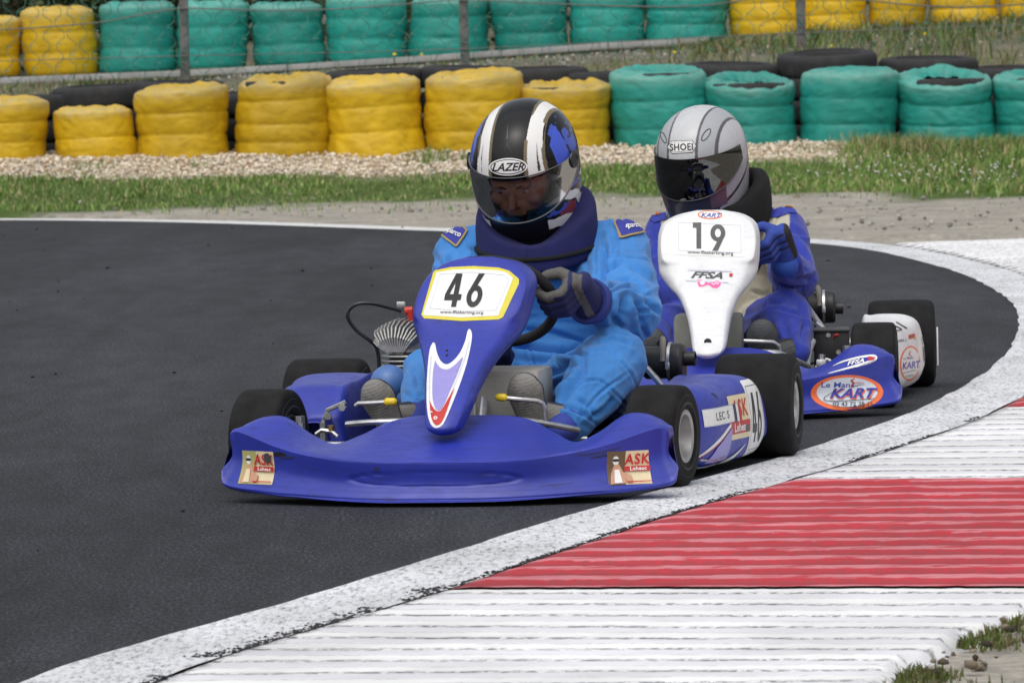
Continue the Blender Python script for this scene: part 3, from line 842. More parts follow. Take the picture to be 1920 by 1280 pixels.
# back row on the bank behind the fence
YR = 56.0
BK = [(-100, 42, 30, 140, 'y', 'yellow wrapped stack cut by the left edge, in the back row behind the fence'), (42, 184, 12, 137, 'y', 'yellow wrapped stack next to the first green one, in the back row behind the fence'),
      (187, 331, 2, 131, 'g', 'first green wrapped stack of the back row, just left of the left fence post'), (331, 468, 0, 124, 'g', 'green wrapped stack directly behind the left fence post'),
      (472, 610, 4, 118, 'g', 'green back row stack between the left post and the taller stack'), (612, 764, -14, 111, 'g', 'taller green back stack with a dark patch, above the ragged topped yellow one'),
      (768, 918, -8, 103, 'g', 'green wrapped stack behind the middle fence post'), (922, 1066, -14, 92, 'g', 'green wrapped stack right of the middle fence post, above the black helmet'),
      (1068, 1210, -16, 80, 'g', 'green back row stack above the first green front stack'), (1210, 1366, -20, 72, 'g', 'last green wrapped stack of the back row, with weeds at its foot'),
      (1367, 1500, -26, 63, 'y', 'pale yellow wrapped stack left of the right fence post'), (1500, 1626, -32, 54, 'y', 'yellow wrapped stack right of the right fence post'),
      (1630, 1738, -36, 43, 'y', 'narrow yellow wrapped stack above the topmost black tyre'), (1740, 1870, -40, 38, 'y', 'yellow wrapped stack near the top right corner'),
      (1873, 2010, -44, 30, 'y', 'yellow wrapped stack cut by the right edge, in the back row')]
for i, (uL, uR, yt, yb, c, lab) in enumerate(BK):
    R = (uR - uL) / 2 * YR / FPX; uc = (uL + uR) / 2
    p = at(uc, yb, YR - R); z0 = p.z - .02
    h = at(uc, yt, YR - R * .6).z - z0
    stack('yellow_tyre_stack' if c == 'y' else 'green_tyre_stack', p.x * YR / (YR - R), YR, z0, R, h - .02, 3, M_YEL if c == 'y' else M_GRN, lab,
          'tyre stack', 'wrapped tyre stacks in the back barrier', i + 31, low=True, tiltx=.03)
# dark tyres between the back stacks
# long pale kerb beam at the foot of the back row
M_CONC = simple('concrete', (.33, .33, .33), .85, var=.25, vs=3, dirt=(.16, .15, .12), dirt_amt=.6, ds=3)
def beam():
    e = empty('concrete_edging', (0, 0, 0))
    pts = [(-260, 160), (-60, 154), (140, 146), (340, 138), (540, 127), (740, 114), (940, 100), (1140, 86), (1330, 74)]
    for (a, b_) in zip(pts[:-1], pts[1:]):
        p, q = at(a[0], a[1], 55.2), at(b_[0], b_[1], 55.2)
        d = q - p; L = d.length - .012
        R = Matrix.Rotation(-math.asin(d.z / d.length), 3, 'Y')
        mb = MB(); mb.box((p + q) / 2, (L, .14, .055), R=R, bev=.008)
        o = mb.build('kerbstone', M_CONC, e)
    tag(e, 'pale concrete edging beam running along the foot of the back tyre row', 'edging')
beam()

M_POST = simple('post', (.13, .125, .125), .8, var=.3, vs=12, dirt=(.06, .05, .045), dirt_amt=.6)
M_WIRE = simple('wire', (.16, .17, .16), .6, metal=.3)
M_NET = simple('net', (.05, .17, .13), .6)
def fence():
    e = empty('wire_fence', (0, 0, 0)); YF = 50.0
    posts = [(-190, 165, -60), (348, 160, -60), (872, 140, -60), (1503, 105, -70), (2130, 80, -80)]
    tops = []
    for (u, vb, vt) in posts:
        p, q = at(u, vb, YF), at(u, vt, YF); zb = terrz(p.x, YF) - .05
        mb = MB(); mb.box((p.x, YF, (zb + q.z) / 2), (.075, .075, q.z - zb), bev=.008); mb.build('fence_post', M_POST, e)
        tops.append((p.x, zb, q.z))
    def wire(pts, r=.006):
        mb = MB(); mb.tube(pts, r, 5); mb.build('fence_wire', M_WIRE, e)
    wire([at(u, v, YF - .05) for u, v in ((-190, 60), (0, 56), (100, 50), (190, 42), (270, 27), (348, 16), (480, 20), (620, 18), (760, 8), (872, 1), (1100, 10), (1300, 12), (1503, -8), (1800, 14), (2130, -10))])
    wire([at(u, v, YF - .05) for u, v in ((-190, 120), (348, 105), (872, 92), (1503, 62), (2130, 40))], .004)
    for (a, b_) in zip(tops[:-1], tops[1:]):
        mb = MB(); cw, ch = .10, .095
        n = int((b_[0] - a[0]) / cw)
        for i in range(n + 1):
            x = a[0] + (b_[0] - a[0]) * i / n
            zb = a[1] + (b_[1] - a[1]) * i / n + .05; zt = at(960, -60, YF).z
            m = int((zt - zb) / ch); P = []
            for j in range(m * 2):
                zz = zb + j * ch / 2
                off = (.30 if (j // 1) % 4 in (0, 1) else -.30) * cw * (1 if i % 2 else -1)
                P.append((x + off + .012 * math.sin(i * 1.7 + j * .6), YF - .04 + .01 * math.sin(i * .9 + j), zz + .03 * math.sin(x * 1.4)))
            mb.tube(P, .0036, 3, smooth=False, caps=False)
            # twisted joints to the neighbour
            for j in range(1, m * 2 - 1, 2):
                if j + 1 < len(P) and ((j // 2) + i) % 2 == 0:
                    mb.tube([P[j], (P[j][0] + cw * .42, P[j][1], P[j][2] - .008)], .0036, 3, smooth=False, caps=False)
        tag(mb.build('wire_netting', M_NET, e), kind='stuff')
    tag(e, 'wire mesh fence on brown posts standing on the bank between the two tyre rows', 'fence')
fence()

M_BARK = simple('bark', (.09, .07, .05), .9, var=.3, vs=20, bump=.5, bs=40)
def shrub(x, y, H, R, seed, label, tone):
    z = terrz(x, y); e = empty('shrub', (x, y, z)); r_ = np.random.default_rng(seed)
    mb = MB()
    for k in range(6):
        a = k * 1.05 + seed; p = Vector((R * .5 * math.cos(a), R * .5 * math.sin(a), H * .8))
        mb.tube([(0, 0, 0), (p.x * .3, p.y * .3, H * .35), tuple(p)], [.05, .03, .01], 6)
    mb.build('stem', M_BARK, e)
    n = 5200
    cl = r_.normal(0, 1, (60, 3)); cl /= np.linalg.norm(cl, axis=1, keepdims=True); cl *= r_.uniform(.45, 1.0, (60, 1)); cl[:, 2] = np.abs(cl[:, 2]) * .9 + .05
    k = r_.integers(0, 60, n); P = cl[k] * np.array([R, R, H]) + r_.normal(0, .12, (n, 3)); P[:, 2] = np.abs(P[:, 2])
    a = r_.uniform(0, 6.28, n); t = r_.normal(0, 1, (n, 3)); t /= np.linalg.norm(t, axis=1, keepdims=True); s = np.cross(t, r_.normal(0, 1, (n, 3))); s /= np.linalg.norm(s, axis=1, keepdims=True)
    L = r_.uniform(.05, .11, n)[:, None]
    V = np.stack([P - s * L * .22, P + t * L * .5 - s * L * .28, P + t * L, P + t * L * .5 + s * L * .28], 1).reshape(-1, 3)
    F = (np.arange(4)[None] + (np.arange(n) * 4)[:, None])
    c = np.array(tone) * r_.uniform(.5, 1.5, (60, 1))[k] * r_.uniform(.8, 1.2, (n, 1))
    meshobj('foliage', V, F, M_LEAF, e, smooth=False, col=np.repeat(c, 4, 0))
    tag(e, label, 'shrub', 'shrubs behind the back tyre row')
for k in (0, 1, 2, 4):
    x = -6.2 + k * 1.25
    lab = 'dark green shrub behind the yellow back stack, top left corner' if k == 1 else ('dark leafy shrub behind the first green back stack' if k == 2 else 'dark green shrub beyond the left edge, behind the back tyre row' if k == 0 else 'dark shrub showing above the creased green back stack')
    shrub(x, 59.5 + .6 * math.sin(k * 2.2), 2.3 + .5 * math.sin(k * 1.7), 1.1, 100 + k, lab, (.05, .075, .025) if k % 3 else (.085, .10, .045))
def hedge():
    n = 30000; x = rng.uniform(-22, 22, n); y = 66 + rng.uniform(-1.2, 1.2, n); H = 4.5 + .9 * np.sin(x * .9) + .6 * np.sin(x * 2.3)
    z = terr(x, y) + rng.uniform(0, 1, n) ** .8 * H
    P = np.stack([x, y, z], -1); t = rng.normal(0, 1, (n, 3)); t /= np.linalg.norm(t, axis=1, keepdims=True); s = np.cross(t, rng.normal(0, 1, (n, 3))); s /= np.linalg.norm(s, axis=1, keepdims=True)
    L = rng.uniform(.22, .42, n)[:, None]
    V = np.stack([P - s * L * .25, P + t * L * .5 - s * L * .35, P + t * L, P + t * L * .5 + s * L * .35], 1).reshape(-1, 3)
    F = (np.arange(4)[None] + (np.arange(n) * 4)[:, None]); c = np.array([.05, .07, .03]) * rng.uniform(.5, 1.5, (n, 1))
    tag(meshobj('woodland', V, F, M_LEAF, smooth=False, col=np.repeat(c, 4, 0)), 'dark mass of trees far behind the tyre barriers', 'wood', kind='stuff')
hedge()
# ------------------------------------------------------------------ decals: flat print laid onto a surface
def text2d(txt, size=1.0, bold=0.0, shear=0.0, space=1.0, sx=1.0):
    cu = bpy.data.curves.new('t', 'FONT'); cu.body = txt; cu.size = size; cu.offset = bold; cu.shear = shear
    cu.space_character = space; cu.align_x = 'CENTER'; cu.align_y = 'CENTER'; cu.resolution_u = 3; cu.fill_mode = 'FRONT'
    o = bpy.data.objects.new('t', cu); COL.objects.link(o)
    dg = bpy.context.evaluated_depsgraph_get(); me = bpy.data.meshes.new_from_object(o.evaluated_get(dg))
    V = np.array([v.co[:2] for v in me.vertices]) if len(me.vertices) else np.zeros((0, 2)); F = [list(p.vertices) for p in me.polygons]
    bpy.data.objects.remove(o); bpy.data.curves.remove(cu); bpy.data.meshes.remove(me)
    if len(V):
        V = V - (V.max(0) + V.min(0)) / 2; V[:, 0] *= sx
    return V, F
def ellipse2d(a, b, c=(0, 0), n=40): return np.array([(c[0] + a * math.cos(t), c[1] + b * math.sin(t)) for t in np.arange(n) / n * 2 * math.pi]), [list(range(n))]
def rect2d(w, h, c=(0, 0), r=0.0):
    if r <= 0: return np.array([(c[0] - w / 2, c[1] - h / 2), (c[0] + w / 2, c[1] - h / 2), (c[0] + w / 2, c[1] + h / 2), (c[0] - w / 2, c[1] + h / 2)]), [[0, 1, 2, 3]]
    P = []
    for (sx, sy, a0) in ((1, 1, 0), (-1, 1, 90), (-1, -1, 180), (1, -1, 270)):
        for k in range(5):
            a = math.radians(a0 + 22.5 * k); P.append((c[0] + sx * (w / 2 - r) + r * math.cos(a), c[1] + sy * (h / 2 - r) + r * math.sin(a)))
    return np.array(P), [list(range(20))]
def poly2d(P): return np.array(P, float), [list(range(len(P)))]
def line2d(P, w):                            # stroke
    P = catmull([(x, y, 0) for x, y in P], 6) if len(P) > 2 else [Vector((x, y, 0)) for x, y in P]
    n = len(P); V = []
    ww = w if hasattr(w, '__len__') else [w, w]
    for i, p in enumerate(P):
        t = (P[min(i + 1, n - 1)] - P[max(i - 1, 0)]).normalized(); q = Vector((-t.y, t.x, 0)) * (np.interp(i / (n - 1), np.linspace(0, 1, len(ww)), ww) / 2)
        V += [tuple((p + q)[:2]), tuple((p - q)[:2])]
    return np.array(V), [[2 * i, 2 * i + 1, 2 * i + 3, 2 * i + 2] for i in range(n - 1)]
def frame2d(w, h, t, c=(0, 0)):
    a, _ = rect2d(w, h, c); b, _ = rect2d(w - 2 * t, h - 2 * t, c)
    return np.concatenate([a, b]), [[i, (i + 1) % 4, 4 + (i + 1) % 4, 4 + i] for i in range(4)]
def shift(sh, dx=0, dy=0, rot=0.0, s=1.0):
    V, F = sh; c, sn = math.cos(rot), math.sin(rot)
    return np.stack([dx + s * (V[:, 0] * c - V[:, 1] * sn), dy + s * (V[:, 0] * sn + V[:, 1] * c)], -1), F
def digit2d(ch, w, h, dx, dy, shear, mat=None, flip=1):
    # condensed bold numerals drawn as pieces in a unit box
    mat = mat or K_BLACK
    def ring(c, a, b_, ai, bi, n=26):
        o = [(c[0] + a * math.cos(t), c[1] + b_ * math.sin(t)) for t in np.arange(n) / n * 2 * math.pi]; i = [(c[0] + ai * math.cos(t), c[1] + bi * math.sin(t)) for t in np.arange(n) / n * 2 * math.pi]
        return np.array(o + i), [[k, (k + 1) % n, n + (k + 1) % n, n + k] for k in range(n)]
    if ch == '4': S = [poly2d([(.50, 0), (.80, 0), (.80, 1), (.50, 1)]), poly2d([(0, .20), (.501, .20), (.501, .38), (0, .38)]), poly2d([(.799, .20), (1, .20), (1, .38), (.799, .38)]), poly2d([(0, .379), (.26, .379), (.501, .74), (.501, 1), (.42, 1)])]
    elif ch == '1': S = [poly2d([(.40, 0), (.82, 0), (.82, 1), (.40, 1)]), poly2d([(.08, .80), (.401, .80), (.401, 1), (.08, 1)])]
    else:
        S = [ring((.5, .32), .5, .33, .20, .17), poly2d([(.015, .40), (.50, 1.0), (.88, 1.0), (.47, .56), (.30, .47), (.2, .40)])]
        if ch == '9': S = [(np.array([1.0, 1.0]) - V, F) for V, F in S]
    out = []
    for V, F in S:
        x = (V[:, 0] - .5) * w + shear * (V[:, 1] - .5) * h; y = (V[:, 1] - .5) * h * flip
        out.append(((np.stack([x + dx, y + dy], -1), F), mat))
    return out
def bvh_of(*objs):
    V = []; F = []
    for o in objs:
        n = len(V); V += [v.co.copy() for v in o.data.vertices]; F += [[i + n for i in p.vertices] for p in o.data.polygons]
    return BVHTree.FromPolygons(V, F)
def decal(name, parent, bvh, O, X, Y, layers, seg=.012, off=.0010, step=.0006, D=None, warp=None):
    # layers: [(shape2d, material)]; O centre, X and Y the print's right and up, projected along -(X x Y)
    O, X, Y = Vector(O), Vector(X).normalized(), Vector(Y).normalized(); nrm = X.cross(Y).normalized()
    if D is not None: nrm = Vector(D).normalized()
    V = []; F = []; MI = []; mats = []
    lev = -1; last = None
    for li, (sh, mt) in enumerate(layers):
        if len(sh[0]) == 0: continue
        if mt is not last: lev += 1; last = mt
        bm = bmesh.new(); vs = [bm.verts.new((float(a), float(b_), 0)) for a, b_ in sh[0]]
        for f in sh[1]:
            try: bm.faces.new([vs[i] for i in f])
            except ValueError: pass
        bmesh.ops.triangulate(bm, faces=bm.faces[:])
        for _ in range(7):
            ed = [e for e in bm.edges if e.calc_length() > seg]
            if not ed: break
            bmesh.ops.subdivide_edges(bm, edges=ed, cuts=1); bmesh.ops.triangulate(bm, faces=[f for f in bm.faces if len(f.verts) > 3])
        bm.verts.index_update(); k0 = len(V)
        if mt not in mats: mats.append(mt)
        mi = mats.index(mt); h = off + step * lev + .00004 * li
        for v in bm.verts:
            a, b_ = v.co.x, v.co.y
            if warp: a, b_ = warp(a, b_)
            P = O + X * a + Y * b_
            hit = bvh.ray_cast(P + nrm * .25, -nrm, .6)
            if hit[0] is None: hit = bvh.find_nearest(P)
            nn = hit[1] if hit[1].dot(nrm) > 0 else -hit[1]
            V.append(tuple(hit[0] + (nn * .6 + nrm * .4) * h))
        for f in bm.faces:
            ix = [v.index + k0 for v in f.verts]
            a, b_, c = (Vector(V[i]) for i in ix)
            if (b_ - a).cross(c - a).dot(nrm) < 0: ix = ix[::-1]
            F.append(ix); MI.append(mi)
        bm.free()
    return meshobj(name, V, F, mats, parent, smooth=True, mi=MI)

def flat(name, c, rough=.4, emi=0): return simple(name, c, rough, var=.04, vs=60, spec=.4)
K_BLACK = flat('print_black', (.02, .02, .022)); K_GREY = flat('print_grey', (.07, .075, .085)); K_WHITE = flat('print_white', (.78, .78, .77), .35); K_YEL = flat('print_yellow', (.66, .58, .06))
K_RED = flat('print_red', (.50, .03, .03)); K_CREAM = flat('print_cream', (.72, .62, .40)); K_ORG = flat('print_orange', (.85, .17, .05)); K_BLUE = flat('print_blue', (.05, .06, .36)); K_NAVY = flat('print_navy', (.03, .035, .12))
K_PINK = flat('print_pink', (.85, .13, .36)); K_LILAC = flat('print_lilac', (.30, .27, .62)); K_PALE = flat('print_pale', (.55, .58, .68)); K_SKIN = flat('print_skin', (.55, .30, .20)); K_BROWN = flat('print_brown', (.14, .09, .05)); K_OLIVE = flat('print_olive', (.42, .40, .16))
K_WORN = flat('print_worn', (.50, .54, .60), .5)

# ------------------------------------------------------------------ kart materials
def mat_plastic(name, c, scuff, spec=.5, rough=.30):
    m, nt, b = new_mat(name); co = texco(nt)
    n1 = noise(nt, co, 6, 4, .6); n2 = noise(nt, texco(nt, (1, 3, 5)), 16, 6, .75, .5); n3 = noise(nt, texco(nt, (.6, 2, 7)), 60, 4, .8)
    o = mixc(nt, 1.0, c, ramp(nt, [(.3, .88), (.7, 1.1)], n1).outputs[0], 'MULTIPLY')
    o = mixc(nt, ramp(nt, [(.535, 0.0), (.66, .55)], n2).outputs[0], o, scuff)
    o = mixc(nt, ramp(nt, [(.68, 0.0), (.78, .35)], n3).outputs[0], o, tuple(min(1, x * 1.8 + .05) for x in c))
    nt.links.new(o, b.inputs['Base Color']); b.inputs['Specular IOR Level'].default_value = spec
    nt.links.new(ramp(nt, [(.3, rough), (.7, rough + .2)], n2).outputs[0], b.inputs['Roughness'])
    bumpn(nt, b, n2, .06, .003)
    return m
P_BLUE = mat_plastic('blue_plastic', (.024, .038, .34), (.020, .022, .10))
P_BLUE2 = mat_plastic('deep_blue_plastic', (.022, .036, .33), (.02, .022, .12))
P_WHITE = mat_plastic('white_plastic', (.74, .75, .77), (.55, .55, .55))
P_TANK = mat_plastic('tank_plastic', (.50, .48, .42), (.25, .24, .20))
R_TYRE = simple('slick_rubber', (.012, .012, .013), .78, var=.35, vs=25, bump=.3, bs=240, bd=.001, spec=.22, dirt=(.034, .033, .032), dirt_amt=.5)
R_WALL = simple('sidewall_rubber', (.014, .014, .015), .55, var=.3, vs=40, spec=.45)
R_RIM = simple('magnesium', (.42, .42, .42), .42, metal=.75, var=.15, vs=40, dirt=(.13, .12, .11), dirt_amt=.5)
R_RIM2 = simple('inner_rim', (.12, .12, .12), .5, metal=.6, var=.2)
R_STEEL = simple('steel', (.55, .55, .56), .30, metal=.9, var=.15, vs=60, dirt=(.2, .18, .15), dirt_amt=.4)
R_DARK = simple('black_metal', (.022, .022, .024), .45, metal=.2, var=.2)
R_BPL = simple('black_plastic', (.018, .018, .020), .42, var=.2, spec=.5)
R_ALU = simple('cast_aluminium', (.38, .38, .37), .5, metal=.55, var=.2, vs=80, bump=.3, bs=300, bd=.0008)
R_FRAME = simple('frame_paint', (.16, .16, .17), .35, metal=.6, var=.2)
R_CABLE = simple('cable', (.015, .015, .016), .35)
R_REDR = simple('red_rubber', (.55, .03, .02), .4)
R_YELT = simple('yellow_cap', (.72, .52, .02), .4)
R_WRIM = simple('suede', (.016, .016, .018), .85)

def wheel(parent, c, R, w, rimr, steer, side, name='wheel'):
    # c centre, side +1 picture right; wheel axis along x
    e = bpy.data.objects.new(name, None); COL.objects.link(e); e.parent = parent; e.location = c; e.rotation_euler = (0, 0, steer)
    h = w / 2; s = side
    prof = []
    outp = [(-h * .80, rimr), (-h * .98, rimr + .012), (-h * 1.0, rimr + .030), (-h * .97, R * .88), (-h * .88, R * .965), (-h * .74, R * .992), (-h * .4, R), (0, R * 1.002),
            (h * .4, R), (h * .74, R * .992), (h * .88, R * .965), (h * .97, R * .88), (h * 1.0, rimr + .030), (h * .98, rimr + .012), (h * .80, rimr)]
    P = catmull([(a, b_, 0) for a, b_ in outp], 3)
    mb = MB(); mb.lathe([(p.x, p.y) for p in P], n=72); o = mb.build('tyre', R_TYRE, e, auto=50)
    mb = MB()
    for ss in (-1, 1):
        for rr in (rimr + .022, R * .80):
            mb = MB(); mb.lathe([(ss * h * 1.0, rr - .003), (ss * (h * 1.0 + .0018), rr), (ss * h * 1.0, rr + .003)] if rr < R * .7 else [(ss * h * .975, rr - .002), (ss * (h * .99 + .001), rr), (ss * h * .97, rr + .002)], n=64); mb.build('sidewall_ridge', R_WALL, e)
    mb = MB()
    mb.lathe([(s * h * .84, rimr + .005), (s * h * .93, rimr + .006), (s * h * .95, rimr + .001), (s * h * .90, rimr - .006), (s * h * .6, rimr - .010), (s * h * .30, rimr - .016), (s * h * .12, rimr - .020), (s * h * .05, rimr - .030),
              (s * h * .02, .034), (s * h * .10, .030), (s * h * .12, .0)], n=48)
    mb.build('rim', R_RIM, e)
    mb = MB(); mb.lathe([(-s * h * .84, rimr + .005), (-s * h * .95, rimr + .002), (-s * h * .90, rimr - .006), (-s * h * .2, rimr - .012), (-s * h * .02, rimr - .03), (0, .0)], n=40); mb.build('inner_rim', R_RIM2, e)
    mb = MB()
    mb.lathe([(s * h * .08, .0245), (s * h * .42, .0235), (s * h * .45, .018), (s * h * .45, 0.0)], n=24)
    mb.build('hub', R_DARK, e)
    mb = MB()
    for k in range(3):
        a = k * 2.094 + .4; mb.lathe([(s * h * .02, .008), (s * (h * .02 + .014), .008), (s * (h * .02 + .014), 0)], c=(0, .033 * math.cos(a), .033 * math.sin(a)), n=6)
    mb.build('wheel_nut', R_STEEL, e)
    return e

def bumper(parent, cx, mat):
    U = [0, .06, .12, .18, .24, .30, .36, .42, .47, .51, .530]
    top = [(.195, -.25), (.195, -.25), (.193, -.25), (.182, -.26), (.155, -.29), (.137, -.33), (.160, -.33), (.198, -.33), (.202, -.335), (.190, -.345), (.178, -.35)]
    cre = [(.104, -.585), (.104, -.583), (.104, -.578), (.106, -.57), (.111, -.555), (.118, -.53), (.128, -.505), (.142, -.475), (.158, -.445), (.170, -.42), (.172, -.405)]
    bot = [(.012, -.59), (.012, -.588), (.012, -.583), (.013, -.575), (.015, -.56), (.017, -.538), (.020, -.512), (.023, -.482), (.027, -.452), (.031, -.43), (.036, -.415)]
    st = []
    for sgn in (-1, 1):
        rows = []
        for i, u in enumerate(U):
            if i == 0 and sgn == 1: pass
            (tz, ty), (cz, cy), (bz, by) = top[i], cre[i], bot[i]
            dip = tz < cz + .05
            mz = (tz + cz) / 2 + .004; my = (ty + cy) / 2
            ring = [(ty + .035, tz - .012), (ty + .012, tz - .001), (ty - .012, tz - .002), (my, mz - .0), (cy + .016, cz + .007), (cy + .001, cz + .0005), (cy - .0005, cz - .006), (cy + .006, (cz + bz) / 2), (by + .004, bz + .022), (by - .003, bz + .006), (by + .02, bz - .002), (ty + .02, bz + .002), (ty + .036, bz + .03)]
            lipx = .016 * (i / 10) ** 3
            ends = [0, 0, 0, 0, 0, 0, -.002, -.004, lipx, lipx * 1.3, lipx, 0, 0]
            rows.append([((u + ends[k]) * sgn, y, z) for k, (y, z) in enumerate(ring)])
        st.append(rows)
    L = st[0][::-1][:-1] + st[1]
    a = np.array(L)
    # rounded end caps
    def cap(r, s, f, dx):
        c = r.mean(0); q = c + (r - c) * f; q[:, 0] = r[:, 0] + s * dx; return q
    l0, l1 = a[0], a[-1]
    a = np.concatenate([[cap(l0, -1, .55, .016)], [cap(l0, -1, .88, .012)], a, [cap(l1, 1, .88, .012)], [cap(l1, 1, .55, .016)]])
    V, F = loft(a, 240, 130)
    # finger-wide oval recess moulded into the front face
    x0, z0, hw, hh = .0, .066, .20, .0165
    fr = V[:, 1] < np.interp(np.abs(V[:, 0]), U, [b_[1] for b_ in bot]) + .05
    q = (np.abs((V[:, 0] - x0) / hw) ** 2.6 + np.abs((V[:, 2] - z0) / hh) ** 2.2) ** .5
    V[:, 1] += fr * ((1 - sstep(.9, 1.15, q)) * .001 + .0035 * np.exp(-((q - 1.02) / .07) ** 2))
    n = fbm(V * 9, 2, 3); V[:, 1] += .0015 * n; V[:, 2] += .001 * n
    V[:, 0] += cx
    return meshobj('front_bumper', V, F, mat, parent)

def fairing(parent, rows, mat, cx_, depth, taper=1.0):
    # rows: (z, xl, xr, yfront, flat fraction, crown)
    R = []
    for (z, xl, xr, y, ff, dep) in rows:
        c, w = (xl + xr) / 2, (xr - xl) / 2
        wf = w * ff
        ring = [(c - w, y + dep, z), (c - w * 1.0, y + dep * .55, z), (c - (w * .55 + wf * .45), y + dep * .20, z), (c - wf, y + .008, z), (c - wf * .55, y + .0, z), (c, y - .003, z), (c + wf * .55, y, z), (c + wf, y + .008, z), (c + (w * .55 + wf * .45), y + dep * .20, z), (c + w, y + dep * .55, z), (c + w, y + dep, z), (c + w * .6, y + dep * .9, z), (c - w * .6, y + dep * .9, z)]
        R.append(ring)
    V, F = loft(R, 110, 72)
    n = fbm(V * 7, 2, 13); V[:, 1] += .0012 * n
    return meshobj('front_panel', V, F, mat, parent)

def sidepod(parent, sgn, mat, x_in, x_f, x_r, y0, y1, H, xo_top=0.0):
    rows = []
    for t, (zt, zb, dx) in zip(np.linspace(0, 1, 8), [(.17, .05, -.05), (.225, .03, -.02), (.235, .022, 0), (.235, .022, 0), (.238, .022, 0), (.243, .025, .002), (.238, .03, -.002), (.205, .045, -.02)]):
        y = y0 + (y1 - y0) * t; xo = x_f + (x_r - x_f) * t + dx
        zt = zt * H / .235
        ring = [(x_in, zb + .02), (x_in + .01, zt - .02), (x_in + .04, zt - .003), ((x_in + xo) / 2, zt + .0), (xo - .045, zt - .006), (xo - .012, zt - .030), (xo + .002, zt * .62), (xo + .004, zt * .4), (xo - .006, zb + .025), (xo - .03, zb + .002), ((x_in + xo) / 2, zb)]
        rows.append([(sgn * a, y, z) for a, z in ring])
    a = np.array(rows)
    c0, c1 = a[0].mean(0), a[-1].mean(0)
    e0 = c0 + (a[0] - c0) * .6; e0[:, 1] = a[0][:, 1] - .012; e1 = c1 + (a[-1] - c1) * .6; e1[:, 1] = a[-1][:, 1] + .012
    a = np.concatenate([[e0], a, [e1]])
    V, F = loft(a, 90, 72)
    n = fbm(V * 8, 2, 23); V[:, 0] += .0015 * n
    if sgn < 0: F = [f[::-1] for f in F]
    return meshobj('side_pod', V, F, mat, parent)

